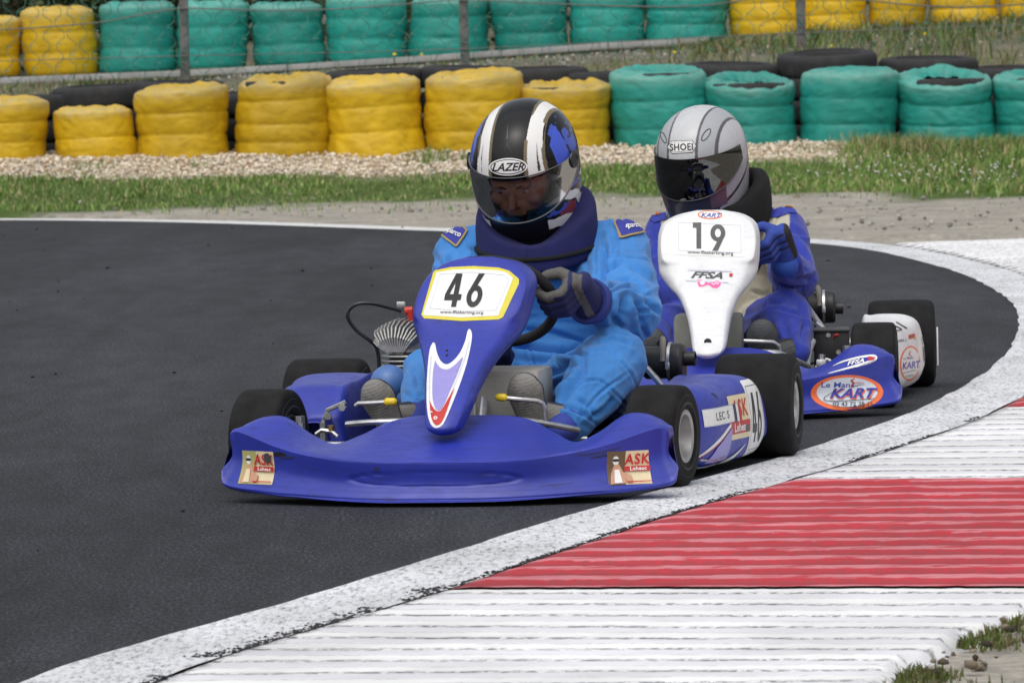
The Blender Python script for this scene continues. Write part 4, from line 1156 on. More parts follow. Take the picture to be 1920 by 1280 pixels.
def kart1():
    e = empty('racing_kart', (-.1243, 15.0, 0), math.radians(-11))
    fb = bumper(e, .040, P_BLUE)
    bv = bvh_of(fb)
    # ASK stickers with a racing driver's photo on both ends
    def ask(O, X, dark, flip):
        X = Vector(X).normalized(); Y = Vector((0, 0, 1)); Y = (Y - X * Y.dot(X)).normalized()
        L = [(rect2d(.108, .080), K_CREAM), (poly2d([(-.054, -.040), (-.012, -.040), (-.006, .040), (-.054, .040)]), K_BROWN if dark else K_OLIVE), (poly2d([(-.050, -.038), (-.045, -.014), (-.036, .008), (-.024, .010), (-.014, -.010), (.006, -.020), (.008, -.036)]), K_SKIN),
             (ellipse2d(.0085, .011, (-.032, .018), 14), K_WHITE), (rect2d(.016, .006, (-.032, .019)), K_BLACK), (poly2d([(-.040, -.036), (-.036, -.004), (-.024, -.004), (-.020, -.036)]), K_WHITE if dark else K_CREAM), (ellipse2d(.008, .010, (-.002, -.026), 12), K_SKIN),
             (shift(text2d('ASK', .036, .0009, .12, 1.1, .95), .022, .020), K_RED), (rect2d(.066, .012, (.0215, -.003)), K_RED), (shift(text2d('Loheac', .0125, .0003, 0, 1.1, 1.1), .024, -.003), K_WHITE), (rect2d(.062, .0025, (.022, -.034)), K_RED)]
        if not dark: L.append((ellipse2d(.012, .012, (.038, .026), 14), K_GREY))
        decal('sticker', fb, bv, O, X, Y, L, seg=.012)
    ask((.523, -.50, .082), (1, .62, 0), True, 0)
    ask((-.452, -.50, .088), (1, -.50, .0), False, 0)
    # rubber scuffs with a shape of their own
    sc = [(line2d([(-.03, .01), (0, .0), (.03, .012)], [.001, .005, .001]), K_NAVY)]
    for (x, y, z, L_) in [(-.36, -.56, .122, [(ellipse2d(.018, .006), K_BLACK), (ellipse2d(.022, .004, (.02, -.006)), K_NAVY)]), (.43, -.55, .120, [(line2d([(-.06, -.004), (0, .0), (.05, .012)], [.001, .006, .002]), K_NAVY), (line2d([(-.02, -.012), (.03, -.004)], [.002, .004]), K_BLACK)]), (-.10, -.6, .092, [(rect2d(.012, .008), K_NAVY)]), (.33, -.6, .045, [(line2d([(-.04, 0), (.04, .006)], [.001, .003, .001]), K_NAVY)])]:
        decal('scuff', fb, bv, (x, y, z), (1, 0, 0), (0, 0, 1), L_, seg=.012, off=.0007)
    rows = [(.163, .022, .052, -.450, .6, .05), (.172, .004, .072, -.470, .72, .07), (.190, -.008, .084, -.468, .74, .08), (.234, -.018, .096, -.425, .72, .09), (.269, -.030, .101, -.37, .70, .10), (.305, -.044, .111, -.31, .68, .11), (.345, -.064, .130, -.25, .64, .12),
            (.385, -.090, .158, -.185, .62, .13), (.415, -.106, .170, -.145, .68, .12), (.44, -.111, .176, -.118, .84, .11), (.475, -.108, .181, -.085, .88, .10), (.512, -.098, .182, -.045, .88, .09), (.54, -.080, .166, -.012, .85, .08), (.562, -.046, .130, .016, .82, .06), (.576, .008, .070, .036, .7, .04)]
    fp = fairing(e, rows, P_BLUE, 0, 0)
    pv = bvh_of(fp)
    def smooth2(P, k=3):
        c = catmull([(a, b_, 0) for a, b_ in list(P) + [P[0]]], k)[:-1]; return poly2d([(p.x, p.y) for p in c])
    fr = [(826, 515), (884, 511), (944, 516), (955, 525), (930, 582), (868, 584), (806, 578)]
    decal_on('number_plate', fp, pv, KM[1], [(poly2d([(816, 507), (846, 501), (888, 499), (935, 502), (955, 508), (973, 523), (973, 532), (943, 595), (935, 599), (867, 602), (795, 597), (790, 590), (812, 512)]), K_YEL),
        (poly2d([(819, 511), (850, 506), (888, 505), (930, 507), (949, 511), (962, 522), (934, 592), (865, 595.5), (793, 591)]), K_WHITE)] + [(line2d([fr[i], fr[(i + 1) % 7]], 1.0), K_PALE) for i in range(7)]
        + digit2d('4', 31, 62, 852, 545, .20, K_BLACK, -1) + digit2d('6', 29, 62, 892, 545, .20, K_BLACK, -1) + [(pxt('www.ffsakarting.org', 866, 587, 7, .01, 0.1, 1.35, .02), K_GREY)], seg=4)
    out = [(812, 642), (806, 655), (802, 690), (800, 740), (802, 775), (808, 795), (817, 802), (828, 798), (836, 785), (850, 752), (866, 710), (878, 670), (885, 632), (882, 618), (877, 620), (872, 640), (862, 662), (848, 678), (836, 683), (826, 676), (819, 660), (816, 645)]
    ins = [(816, 676), (812, 700), (811, 740), (815, 762), (822, 770), (831, 762), (845, 730), (860, 695), (868, 670), (856, 682), (842, 692), (830, 692), (822, 686)]
    ln1 = [(809, 668), (806, 710), (806, 750), (812, 779), (820, 784), (832, 769), (850, 728), (869, 680), (880, 640)]
    red = [(806, 752), (809, 782), (817, 797), (828, 792), (837, 772), (846, 745), (852, 728), (838, 752), (826, 771), (815, 768)]
    decal_on('flame_print', fp, pv, KM[1], [(smooth2(out), K_WHITE), (line2d(ln1, 2.0), K_PALE), (smooth2(ins), K_LILAC), (smooth2(red, 2), K_RED), (shift(ellipse2d(3.6, 3.2), 817, 784), K_WHITE), (shift(ellipse2d(1.6, 1.4), 817, 784), K_RED), (line2d([(806, 772), (812, 774)], 2), K_WHITE)], seg=4)
    mb = MB()
    for (u, v) in ((838, 657), (838, 666)):
        h = pv.ray_cast(KM[1].inverted() @ Vector((0, 0, CAMH)), KM[1].inverted().to_3x3() @ ray(u, v).normalized())
        if h[0]: mb.sphere(h[0], .0035, 6)
    if mb.n: mb.build('vent_hole', K_BLACK, fp)
    # wheels
    wheel(e, (-.5, 0, .127), .127, .135, .060, math.radians(-8), -1); wheel(e, (.5, 0, .127), .127, .135, .060, math.radians(-8), 1)
    wheel(e, (-.582, 1.05, .137), .137, .212, .060, 0, -1); wheel(e, (.582, 1.05, .137), .137, .212, .060, 0, 1)
    sp = sidepod(e, 1, P_BLUE, .41, .545, .648, .17, .86, .232)
    sv = bvh_of(sp)
    # side prints
    def side(y, z, L_, name='side_sticker', seg=.012, off=.0012):
        X = Vector((.15, 1, 0)).normalized(); decal(name, sp, sv, (.62, y, z), X, (0, 0, 1), L_, seg=seg, off=off)
    side(.715, .122, [(rect2d(.150, .205, r=.012), K_WHITE), (frame2d(.125, .165, .0014, (0, .006)), K_BLACK), *digit2d('4', .040, .128, -.030, .006, 0), *digit2d('6', .040, .128, .018, .006, 0), (shift(text2d('ffsakarting', .010, 0, 0, 1, 1.2), 0, -.088), K_GREY)], 'side_number')
    side(.565, .138, [(rect2d(.155, .112), K_CREAM), (shift(text2d('ASK', .062, .0012, .1, 1.05, 1.0), .008, .022), K_RED), (rect2d(.155, .032, (0, -.026)), K_RED), (shift(text2d('Loheac', .030, .0008, 0, 1.05, 1.2), .0, -.026), K_WHITE), (ellipse2d(.018, .010, (.05, -.032), 14), K_GREY)])
    side(.43, .150, [(rect2d(.27, .045), K_PALE), (rect2d(.27, .040), K_WHITE), (shift(text2d('LEC S', .028, .0002, 0, 1.1, 1.5), -.01, 0), K_GREY), (rect2d(.018, .045, (.095, 0)), K_NAVY), (rect2d(.018, .045, (.113, 0)), K_WHITE), (rect2d(.018, .045, (.131, 0)), K_RED)], 'name_tape')
    side(.42, .085, [(line2d([(-.14, -.03), (-.05, .0), (.06, .035), (.10, .05)], [.006, .012, .010, .001]), K_WHITE), (line2d([(-.14, -.034), (-.05, -.006), (.06, .028)], [.002, .003, .001]), K_RED), (poly2d([(-.10, -.05), (-.05, -.012), (.07, .03), (.06, -.05)]), K_LILAC),
                     (line2d([(-.14, -.062), (-.04, -.068), (.10, -.052), (.19, -.020)], [.004, .012, .014, .001]), K_WHITE), (line2d([(-.14, -.064), (-.04, -.072), (.08, -.062)], [.001, .003, .001]), K_RED)], 'swoosh_print')
    side(.40, .200, [(line2d([(-.02, .01), (0, .003), (.015, -.008)], [.001, .006, .001]), K_BLACK)], 'scratch')
    # right hand pod (picture left): top and inner end visible, with its steel bracket
    sp2 = sidepod(e, -1, P_BLUE, .365, .56, .62, .26, .84, .245)
    mb = MB(); mb.tube([(-.415, .235, .150), (-.400, .232, .185), (-.352, .232, .205)], .006, 6, smooth=False); mb.tube([(-.412, .228, .155), (-.412, .228, .05)], .009, 8); mb.build('pod_bracket', R_STEEL, e)
    mb = MB()
    for p in ((-.398, .222, .170), (-.360, .222, .192)): mb.lathe([(0, .0), (0, .010), (.012, .010)], c=p, axis='Y', n=6)
    mb.build('bolt', R_STEEL, e)
    common(e, 1)
    return e

def common(e, which):
    # floor tray, frame rails, axle, seat, column
    mb = MB(); mb.box((.03, .30, .035), (.60, 1.15, .006)); mb.build('floor_tray', R_DARK if which == 1 else R_FRAME, e, smooth=False)
    for s in (-1, 1):
        mb = MB(); mb.tube([(s * .18, -.42, .05), (s * .24, -.2, .05), (s * .30, .1, .05), (s * .32, .5, .05), (s * .30, 1.1, .06)], .016, 10); mb.build('frame_rail', R_FRAME, e)
        mb = MB(); mb.tube([(s * .24, 0, .09), (s * .42, 0, .11)], .015, 10); mb.tube([(s * .42, 0, .05), (s * .42, 0, .17)], .014, 8); mb.lathe([(0, 0), (0, .014), (.02, .014), (.02, 0)], c=(s * .42, 0, .165), axis='Z', n=6); mb.build('stub_axle', R_STEEL, e)
        mb = MB(); mb.tube([(s * .05, .02, .11), (s * .40, .07, .11)], .006, 8); mb.build('tie_rod', R_STEEL, e)
    mb = MB(); mb.tube([(-.60, 1.05, .137), (.60, 1.05, .137)], .020, 14); mb.build('rear_axle', R_STEEL, e)
    mb = MB(); mb.tube([(-.19, -.16, .075), (-.20, -.34, .08), (-.12, -.40, .095), (.16, -.40, .095), (.25, -.34, .08), (.27, -.16, .075)], .0105, 10); mb.build('bumper_bar', R_STEEL, e)
    mb = MB(); mb.tube([(-.46, 1.28, .13), (-.5, 1.30, .13), (.5, 1.30, .13), (.46, 1.28, .13)], .014, 10); mb.tube([(-.3, 1.06, .07), (-.3, 1.29, .12)], .012, 8); mb.tube([(.3, 1.06, .07), (.3, 1.29, .12)], .012, 8); mb.build('rear_bumper', R_DARK, e)
    C = Vector((.052, .17, .458)) if which == 1 else Vector((.012, .17, .455)); u = Vector((1, 0, 0)); v = Vector((0, -.707, .707)); r = .152 if which == 1 else .145
    mb = MB(); P = [C + u * (r * math.cos(a)) + v * (r * math.sin(a)) for a in np.linspace(0, 2 * math.pi, 49)]
    mb.tube([tuple(p) for p in P], .0135, 12, smooth=False, caps=False); mb.build('steering_wheel', R_WRIM, e)
    mb = MB(); nb = C + Vector((0, -.707, -.707)) * .04
    for a in (-1.57, .5, 2.64):
        mb.tube([tuple(nb), tuple(C + u * (r * math.cos(a)) + v * (r * math.sin(a)))], .008, 8)
    mb.tube([tuple(nb), (C.x, -.06, .12)], .0105, 10); mb.build('steering_column', R_STEEL, e)
    # seat shell
    mbs = MB()
    rows = []
    for (t, y, z, w, d) in [(0, .50, .10, .13, .02), (.2, .60, .05, .165, .05), (.4, .75, .045, .18, .09), (.6, .90, .12, .185, .12), (.8, 1.00, .27, .18, .10), (1, 1.08, .44, .14, .05)]:
        rows.append([(.06 + w * math.sin(a) * (1 + .1 * abs(math.sin(a))), y + (-.0) - d * (1 - math.cos(a)) * 1.2 * t, z + d * (1 - math.cos(a)) * 1.1 * (1 - t * .6)) for a in np.linspace(-1.75, 1.75, 17)])
    A = np.array(rows); A = cr_interp(A, 24); nu, nv = A.shape[:2]
    B = A.copy(); B[..., 1] += .006; B[..., 2] -= .006
    V = np.concatenate([A.reshape(-1, 3), B.reshape(-1, 3)]); F = grid_faces(nu, nv); m = nu * nv
    Fa = F.tolist() + (F[:, ::-1] + m).tolist()
    for i in range(nu - 1):
        for c in (0, nv - 1): Fa.append([i * nv + c, (i + 1) * nv + c, (i + 1) * nv + c + m, i * nv + c + m])
    for j in range(nv - 1):
        for r0 in (0, nu - 1): Fa.append([r0 * nv + j, r0 * nv + j + 1, r0 * nv + j + 1 + m, r0 * nv + j + m])
    meshobj('seat', V, Fa, R_BPL, e)

def pedal(e, P, r=.0075, cap=None, ccol=None):
    mb = MB(); mb.tube(P, r, 10, smooth=False); o = mb.build('pedal', R_STEEL, e)
    if cap is not None:
        mb = MB(); a, b_ = Vector(cap[0]), Vector(cap[1]); mb.capsule(a, r * 1.75, b_, r * 1.6); mb.build('pedal_cap', ccol, o)
    return o
# ------------------------------------------------------------------ kart frames
KM = {1: Matrix.Translation((-.1243, 15.0, 0)) @ Matrix.Rotation(math.radians(-11), 4, 'Z'),
      2: Matrix.Translation((.58195, 18.0, 0)) @ Matrix.Rotation(math.radians(-3.7), 4, 'Z')}
def KL(w, u, v, yl):                          # kart coordinates of a photo point at the kart depth yl
    Mi = KM[w].inverted(); d = Mi.to_3x3() @ ray(u, v); o = Mi @ Vector((0, 0, CAMH)); t = (yl - o.y) / d.y
    return o + d * t
def decal_on(name, parent, bvh, W, layers, seg=5.0, off=.0010, step=.0006):
    # shapes measured on the photograph are laid on the real surface; W = surface matrix in the world
    Wi = W.inverted(); O = Wi @ Vector((0, 0, CAMH)); V = []; F = []; MI = []; mats = []
    lev = -1; last = None
    for li, (sh, mt) in enumerate(layers):
        if len(sh[0]) == 0: continue
        if mt is not last: lev += 1; last = mt
        bm = bmesh.new(); vs = [bm.verts.new((float(a), float(b_), 0)) for a, b_ in sh[0]]
        for f in sh[1]:
            try: bm.faces.new([vs[i] for i in f])
            except ValueError: pass
        bmesh.ops.triangulate(bm, faces=bm.faces[:])
        for _ in range(7):
            ed = [e for e in bm.edges if e.calc_length() > seg]
            if not ed: break
            bmesh.ops.subdivide_edges(bm, edges=ed, cuts=1); bmesh.ops.triangulate(bm, faces=[f for f in bm.faces if len(f.verts) > 3])
        bm.verts.index_update(); P = {}
        if mt not in mats: mats.append(mt)
        mi = mats.index(mt); h = off + step * lev + .00004 * li
        for v in bm.verts:
            d = (Wi.to_3x3() @ ray(v.co.x, v.co.y)).normalized()
            hit = bvh.ray_cast(O, d)
            if hit[0] is None: continue
            nn = hit[1] if hit[1].dot(d) < 0 else -hit[1]
            P[v.index] = len(V); V.append(tuple(hit[0] + (nn * .7 - d * .3) * h))
        for f in bm.faces:
            ix = [P.get(v.index) for v in f.verts]
            if None in ix: continue
            a, b_, c = (Vector(V[i]) for i in ix)
            if max((a - b_).length, (b_ - c).length, (c - a).length) > .06: continue
            if (b_ - a).cross(c - a).dot(O - a) < 0: ix = ix[::-1]
            F.append(ix); MI.append(mi)
        bm.free()
    return meshobj(name, V, F, mats, parent, smooth=True, mi=MI)
def pxt(txt, u, v, h, bold=0, shear=0, sx=1.0, rot=0.0, space=1.0):   # text with cap height h in photo pixels, centred
    V, F = text2d(txt, 1.0, bold, shear, space, sx)
    hh = (V[:, 1].max() - V[:, 1].min()) if len(V) else 1
    V = V * h / hh; V[:, 1] *= -1
    return shift((V, F), u, v, rot)

# ------------------------------------------------------------------ helmets
def hsurf(phi, z, off=0.0, A=.138, B=.175, C=.15):
    z = np.asarray(z, float); phi = np.asarray(phi, float)
    up = np.clip(z / C, 0, 1); s = np.clip(-z / .16, 0, 1)
    k = np.sqrt(np.clip(1 - up ** 2.15, 0, 1))
    rx = A * k * (1 - .12 * s ** 2); rb = B * k * (1 - .16 * s ** 1.6)
    rf = B * k * (.93 + .05 * np.sin(s * math.pi) + .0 * s) * (1 - .07 * s ** 3)
    cf = np.cos(phi)
    ry = np.where(cf > 0, rf, rb)
    e = 1.0
    x = np.sin(phi) * (rx + off); y = -cf * (ry + off)
    # squarer chin
    f = np.clip(cf, 0, 1) * s
    x = x * (1 + .06 * f)
    return np.stack([x, y, z + off * up], -1)
HB = -.176
def helmet(parent, M, paint, port, vis, glossmat, name='helmet'):
    nph, nz = 400, 230
    phi = np.arange(nph) / nph * 2 * math.pi - math.pi
    th = np.concatenate([np.linspace(0, math.pi / 2, 130)[1:], np.zeros(0)])
    zu = .15 * np.cos(th) ; zl = np.linspace(0, HB, 88)[1:]
    zz = np.concatenate([zu, zl])
    Z, PH = np.meshgrid(zz, phi, indexing='ij')
    P = hsurf(PH, Z)
    # moulded lines: chin vent and brow ledge
    V = P.reshape(-1, 3); col = paint(V, PH.ravel())
    F = grid_faces(len(zz), nph, closed_v=True)
    inside = port(PH.ravel(), Z.ravel())
    keep = ~inside[F].any(1)
    F2 = F[keep]
    top = len(V); V2 = np.concatenate([V, [[0, 0, .15]]]); col = np.concatenate([col, col[:1]])
    Fl = F2.tolist() + [[top, (k + 1) % nph, k] for k in range(nph)]
    o = meshobj(name, V2, [f[::-1] for f in Fl], glossmat, parent, col=col); o.matrix_local = M
    # rolled rubber edge at the bottom and padded lining inside
    mb = MB(); mb.tube([tuple(p) for p in hsurf(np.linspace(-math.pi, math.pi, 90), np.full(90, HB), -.002)], .005, 8, smooth=False, caps=False)
    mb.build('edge_trim', R_BPL, o)
    li = hsurf(PH[::6, ::6], Z[::6, ::6], -.022); n1, n2 = li.shape[:2]; Fi = grid_faces(n1, n2, closed_v=True)
    ins = (port(PH[::6, ::6].ravel() * 1.12, Z[::6, ::6].ravel()))
    Fi = Fi[~ins[Fi].any(1)]
    meshobj('lining', li.reshape(-1, 3), Fi, M_LINE, o)
    (pm, zh, zl_, mat, off) = vis
    u = np.linspace(-1, 1, 120); w = np.linspace(0, 1, 40); U_, W_ = np.meshgrid(u, w, indexing='ij')
    ph = U_ * pm; hi, lo = zh(U_), zl_(U_); zv = lo + (hi - lo) * W_
    a = hsurf(ph, zv, off).reshape(-1, 3); b_ = hsurf(ph, zv, off - .0025).reshape(-1, 3); n = len(a)
    F = grid_faces(120, 40); Fa = F.tolist() + (F[:, ::-1] + n).tolist()
    ring = [i * 40 for i in range(120)] + [119 * 40 + j for j in range(1, 40)] + [i * 40 + 39 for i in range(118, -1, -1)] + [j for j in range(38, 0, -1)]
    for i in range(len(ring)):
        p, q = ring[i], ring[(i + 1) % len(ring)]; Fa.append([p, p + n, q + n, q])
    vo = meshobj('visor', np.concatenate([a, b_]), [f[::-1] for f in Fa], mat, o, auto=40)
    mb = MB(); mb.tube([tuple(p) for p in hsurf(ph[:, 0], lo[:, 0], off)], .0022, 6, smooth=False, caps=False); mb.tube([tuple(p) for p in hsurf(ph[:, -1], hi[:, -1], off)], .0012, 6, smooth=False, caps=False)
    mb.build('visor_seal', M_SEAL if mat is V_CLEAR else R_BPL, vo)
    return o
M_LINE = simple('helmet_lining', (.10, .10, .105), .9)
M_SEAL = simple('visor_seal', (.10, .10, .105), .35, spec=.6)
def mat_gloss(name):
    m, nt, b = new_mat(name); a = N(nt, 'Attribute'); a.attribute_name = 'Col'; co = texco(nt)
    o = mixc(nt, 1.0, a.outputs['Color'], ramp(nt, [(.3, .97), (.7, 1.03)], noise(nt, co, 30, 4)).outputs[0], 'MULTIPLY')
    nt.links.new(o, b.inputs['Base Color']); b.inputs['Roughness'].default_value = .28; b.inputs['Coat Weight'].default_value = .3; b.inputs['Coat Roughness'].default_value = .03; b.inputs['Specular IOR Level'].default_value = .15
    nt.links.new(ramp(nt, [(.4, .24), (.7, .34)], noise(nt, co, 12, 4, .6)).outputs[0], b.inputs['Roughness'])
    return m
M_GLOSS = mat_gloss('helmet_paint')
V_CLEAR = bpy.data.materials.new('visor_tinted'); V_CLEAR.use_nodes = True
nt = V_CLEAR.node_tree; nt.nodes.clear()
_t = N(nt, 'BsdfTransparent'); _t.inputs[0].default_value = (.72, .72, .72, 1); _g = N(nt, 'BsdfGlossy'); _g.inputs['Roughness'].default_value = .06; _g.inputs[0].default_value = (.6, .6, .6, 1)
_f = N(nt, 'Fresnel'); _f.inputs[0].default_value = 1.33; _m = N(nt, 'MixShader'); _o = N(nt, 'OutputMaterial')
nt.links.new(_f.outputs[0], _m.inputs[0]); nt.links.new(_t.outputs[0], _m.inputs[1]); nt.links.new(_g.outputs[0], _m.inputs[2]); nt.links.new(_m.outputs[0], _o.inputs[0])
V_MIRR, nt, b = new_mat('visor_mirror'); b.inputs['Base Color'].default_value = (.13, .13, .125, 1); b.inputs['Metallic'].default_value = 1; b.inputs['Roughness'].default_value = .035

def paint1(V, ph):
    x, y, z = V.T; n = len(V); c = np.tile([.007, .007, .008], (n, 1)).astype(float)
    nz = fbm(V * np.array([60, 14, 14]), 2, 5)
    t = np.clip((z + y * -.0 - .02) / .13, 0, 1)
    front = y < .10
    ce = .073 - .012 * t; w = .0225 - .008 * t ** 1.5
    d = np.abs(np.abs(x) - ce) - w
    m = (d < .0015 * nz) & front & (z > .032)
    edge = (d < .004) & (d > -.004) & front & (z > .032) & (nz > -.15)
    split = (np.abs(np.abs(x) - ce - w * .35) < .0035 * np.clip((.105 - z) / .07, 0, 1)) & (z > .04) & (nz > -.3)
    c[m] = [.74, .74, .73]; c[edge] = [.16, .13, .08]; c[m & split] = [.06, .05, .035]
    bl = (np.abs(ph) > 1.02) & (np.abs(ph) < 2.0) & (z > .0) & (z < .112) & (np.abs(x) > .092)
    bl2 = bl & (np.abs(ph) < 1.38 + .1 * nz) & (np.abs(x) > .1)
    c[bl2] = [.055, .10, .55]
    q = fbm(V * 30, 3, 11); c[bl & ~bl2 & (q > .12)] = [.05, .09, .45]
    lo = (np.abs(ph) > .62) & (np.abs(ph) < 2.1) & (z < -.052)
    q2 = np.sin(V[:, 1] * 55 + V[:, 2] * 95 + 3 * fbm(V * 14, 2, 3)); q3 = fbm(V * 26, 2, 19)
    c[lo & (q2 > .35)] = [.66, .67, .70]; c[lo & (q2 < -.55) & (q3 > 0)] = [.05, .08, .42]; c[lo & (q2 < .35) & (q3 > .35)] = [.20, .04, .06]
    back = (np.abs(ph) > 1.75) & (z > -.05) & (z < .1); c[back & (q > .1)] = [.05, .07, .35]
    return c
def paint2(V, ph):
    x, y, z = V.T; n = len(V); c = np.tile([.36, .375, .40], (n, 1)).astype(float)
    lt = np.abs(x) < .047; c[lt] = [.50, .51, .53]
    sd = (np.abs(x) > .098) & (z > -.02); c[sd] = [.46, .465, .49]
    for ce, w in ((.0475, .0035), (.098, .0035)):
        tt = w * (1 + .5 * np.clip((.1 - z) / .1, 0, 1)); c[(np.abs(np.abs(x) - ce) < tt) & (z > .0)] = [.10, .095, .11]
    lo = (z < -.055) & (y < .02); c[lo] = [.035, .037, .06]
    q = z + .10 + .9 * (y + .05)
    sdl = (z < -.03) & (np.abs(ph) > .75); c[sdl] = [.30, .29, .33]
    c[sdl & (np.abs(z + .075 - .55 * (y + .02)) < .006)] = [.03, .03, .035]
    c[(z < -.03) & (np.abs(ph) > .55) & (np.abs(ph) < .95) & (z > -.13)] = [.12, .07, .10]
    return c
def port_f(pm, zh, zl): return lambda ph, z: (np.abs(ph) < pm) & (z < zh(ph / pm)) & (z > zl(ph / pm))

# ------------------------------------------------------------------ cloth
def mat_cloth(name, c, c2=None, quilt=.085, attr=False, rough=.85):
    m, nt, b = new_mat(name); co = texco(nt); base = c
    if attr:
        a = N(nt, 'Attribute'); a.attribute_name = 'Col'; base = a.outputs['Color']
    n1 = noise(nt, co, 5, 4, .6); n2 = noise(nt, co, 26, 4, .65, .6); n3 = noise(nt, co, 700, 2)
    o = mixc(nt, 1.0, base, ramp(nt, [(.3, .86), (.7, 1.12)], n1).outputs[0], 'MULTIPLY')
    o = mixc(nt, ramp(nt, [(.62, 0.0), (.85, .18)], n2).outputs[0], o, tuple(x * .45 for x in c))
    # stitched seams
    tc = nt.nodes.new('ShaderNodeTexCoord'); sx = N(nt, 'SeparateXYZ'); cx_ = N(nt, 'CombineXYZ'); nt.links.new(tc.outputs['Object'], sx.inputs[0])
    ad = N(nt, 'Math', operation='MULTIPLY_ADD'); nt.links.new(n1, ad.inputs[0]); ad.inputs[1].default_value = .06; nt.links.new(sx.outputs[0], ad.inputs[2])
    ad2 = N(nt, 'Math', operation='MULTIPLY_ADD'); nt.links.new(n1, ad2.inputs[0]); ad2.inputs[1].default_value = .10; nt.links.new(sx.outputs[2], ad2.inputs[2])
    nt.links.new(ad.outputs[0], cx_.inputs[0]); nt.links.new(ad2.outputs[0], cx_.inputs[1])
    br = N(nt, 'TexBrick'); nt.links.new(cx_.outputs[0], br.inputs['Vector']); br.inputs['Scale'].default_value = 1 / quilt; br.inputs['Mortar Size'].default_value = .012; br.inputs['Mortar Smooth'].default_value = .4
    br.inputs['Color1'].default_value = (1, 1, 1, 1); br.inputs['Color2'].default_value = (1, 1, 1, 1); br.inputs['Mortar'].default_value = (.0, .0, .0, 1); br.inputs['Brick Width'].default_value = 1.3; br.inputs['Row Height'].default_value = .9
    o = mixc(nt, 1.0, o, ramp(nt, [(0, .86), (1, 1.0)], br.outputs['Color']).outputs[0], 'MULTIPLY')
    nt.links.new(o, b.inputs['Base Color']); b.inputs['Roughness'].default_value = rough; b.inputs['Sheen Weight'].default_value = .15; b.inputs['Specular IOR Level'].default_value = .2
    p = bumpn(nt, b, br.outputs['Color'], .3, .003); p = bumpn(nt, b, n2, .18, .004, p); bumpn(nt, b, n3, .15, .0006, p)
    return m
C_SKY = mat_cloth('suit_sky_blue', (.050, .215, .56))
C_ROY = mat_cloth('suit_royal', (.028, .042, .33), attr=True)
C_NAVY = simple('navy_padding', (.010, .011, .080), .95, var=.2, bump=.3, bs=120, bd=.002)
C_BLACK = simple('black_padding', (.004, .004, .005), .95, var=.2, bump=.3, bs=120, bd=.002)
C_GLOVE = simple('glove', (1, 1, 1), .8, var=.15, attr=True, bump=.35, bs=180, bd=.002)
C_BOOT = simple('boot', (1, 1, 1), .75, var=.15, attr=True, bump=.3, bs=90, bd=.002)
C_SKIN = simple('skin', (.76, .40, .29), .5, var=.12, vs=40, bump=.2, bs=300, bd=.0005)
def folds(V, Nn, amp=1.0, joints=()):
    n1 = fbm(V * np.array([6, 6, 8]), 3, 41); n2 = fbm(V * np.array([13, 13, 17]) + 5, 3, 47)
    w = fbm(V * 3, 2, 51)[:, None] * .03
    Q = V + w
    r1 = np.clip(1 - np.abs(fbm(Q * np.array([5, 5, 11]), 2, 61)) * 4.5, 0, 1) ** 1.5
    r2 = np.clip(1 - np.abs(fbm(Q * np.array([9, 9, 5]) + 3, 2, 67)) * 5, 0, 1) ** 1.5
    R1 = np.array([[.8, .6, 0], [-.6, .8, 0], [0, 0, 1.0]]); R2 = np.array([[.75, 0, .66], [0, 1, 0], [-.66, 0, .75]]); R3 = np.array([[.75, 0, -.66], [0, 1, 0], [.66, 0, .75]])
    f1 = np.abs(fbm((Q @ R2) * np.array([3.2, 3.2, 13]), 2, 61)) ** .6; f2 = np.abs(fbm((Q @ R3) * np.array([4, 4, 17]) + 3, 2, 67)) ** .6; f3 = np.abs(fbm((Q @ R1) * np.array([14, 5, 4]) + 9, 2, 83)) ** .8
    mk = sstep(-.25, .35, fbm(V * 4.2, 2, 91))
    d = .004 * n1 + .001 * n2 - .011 * (f1 - .4) * mk - .011 * (f2 - .4) * (1 - mk) - .004 * (f3 - .4)
    for (c, r, k) in joints:                # pulled creases around a bent joint
        c = Vector(c); rel = V - np.array(c); dist = np.linalg.norm(rel, axis=1)
        ang = np.arctan2(rel[:, 2], rel[:, 0] + rel[:, 1] * .5)
        s = np.sin(ang * k * .6 + 3.5 * vnoise(V * 4, 71)); d -= .004 * (np.abs(s) - .5) * np.exp(-(dist / r) ** 2)
    return V + Nn * (amp * d)[:, None]

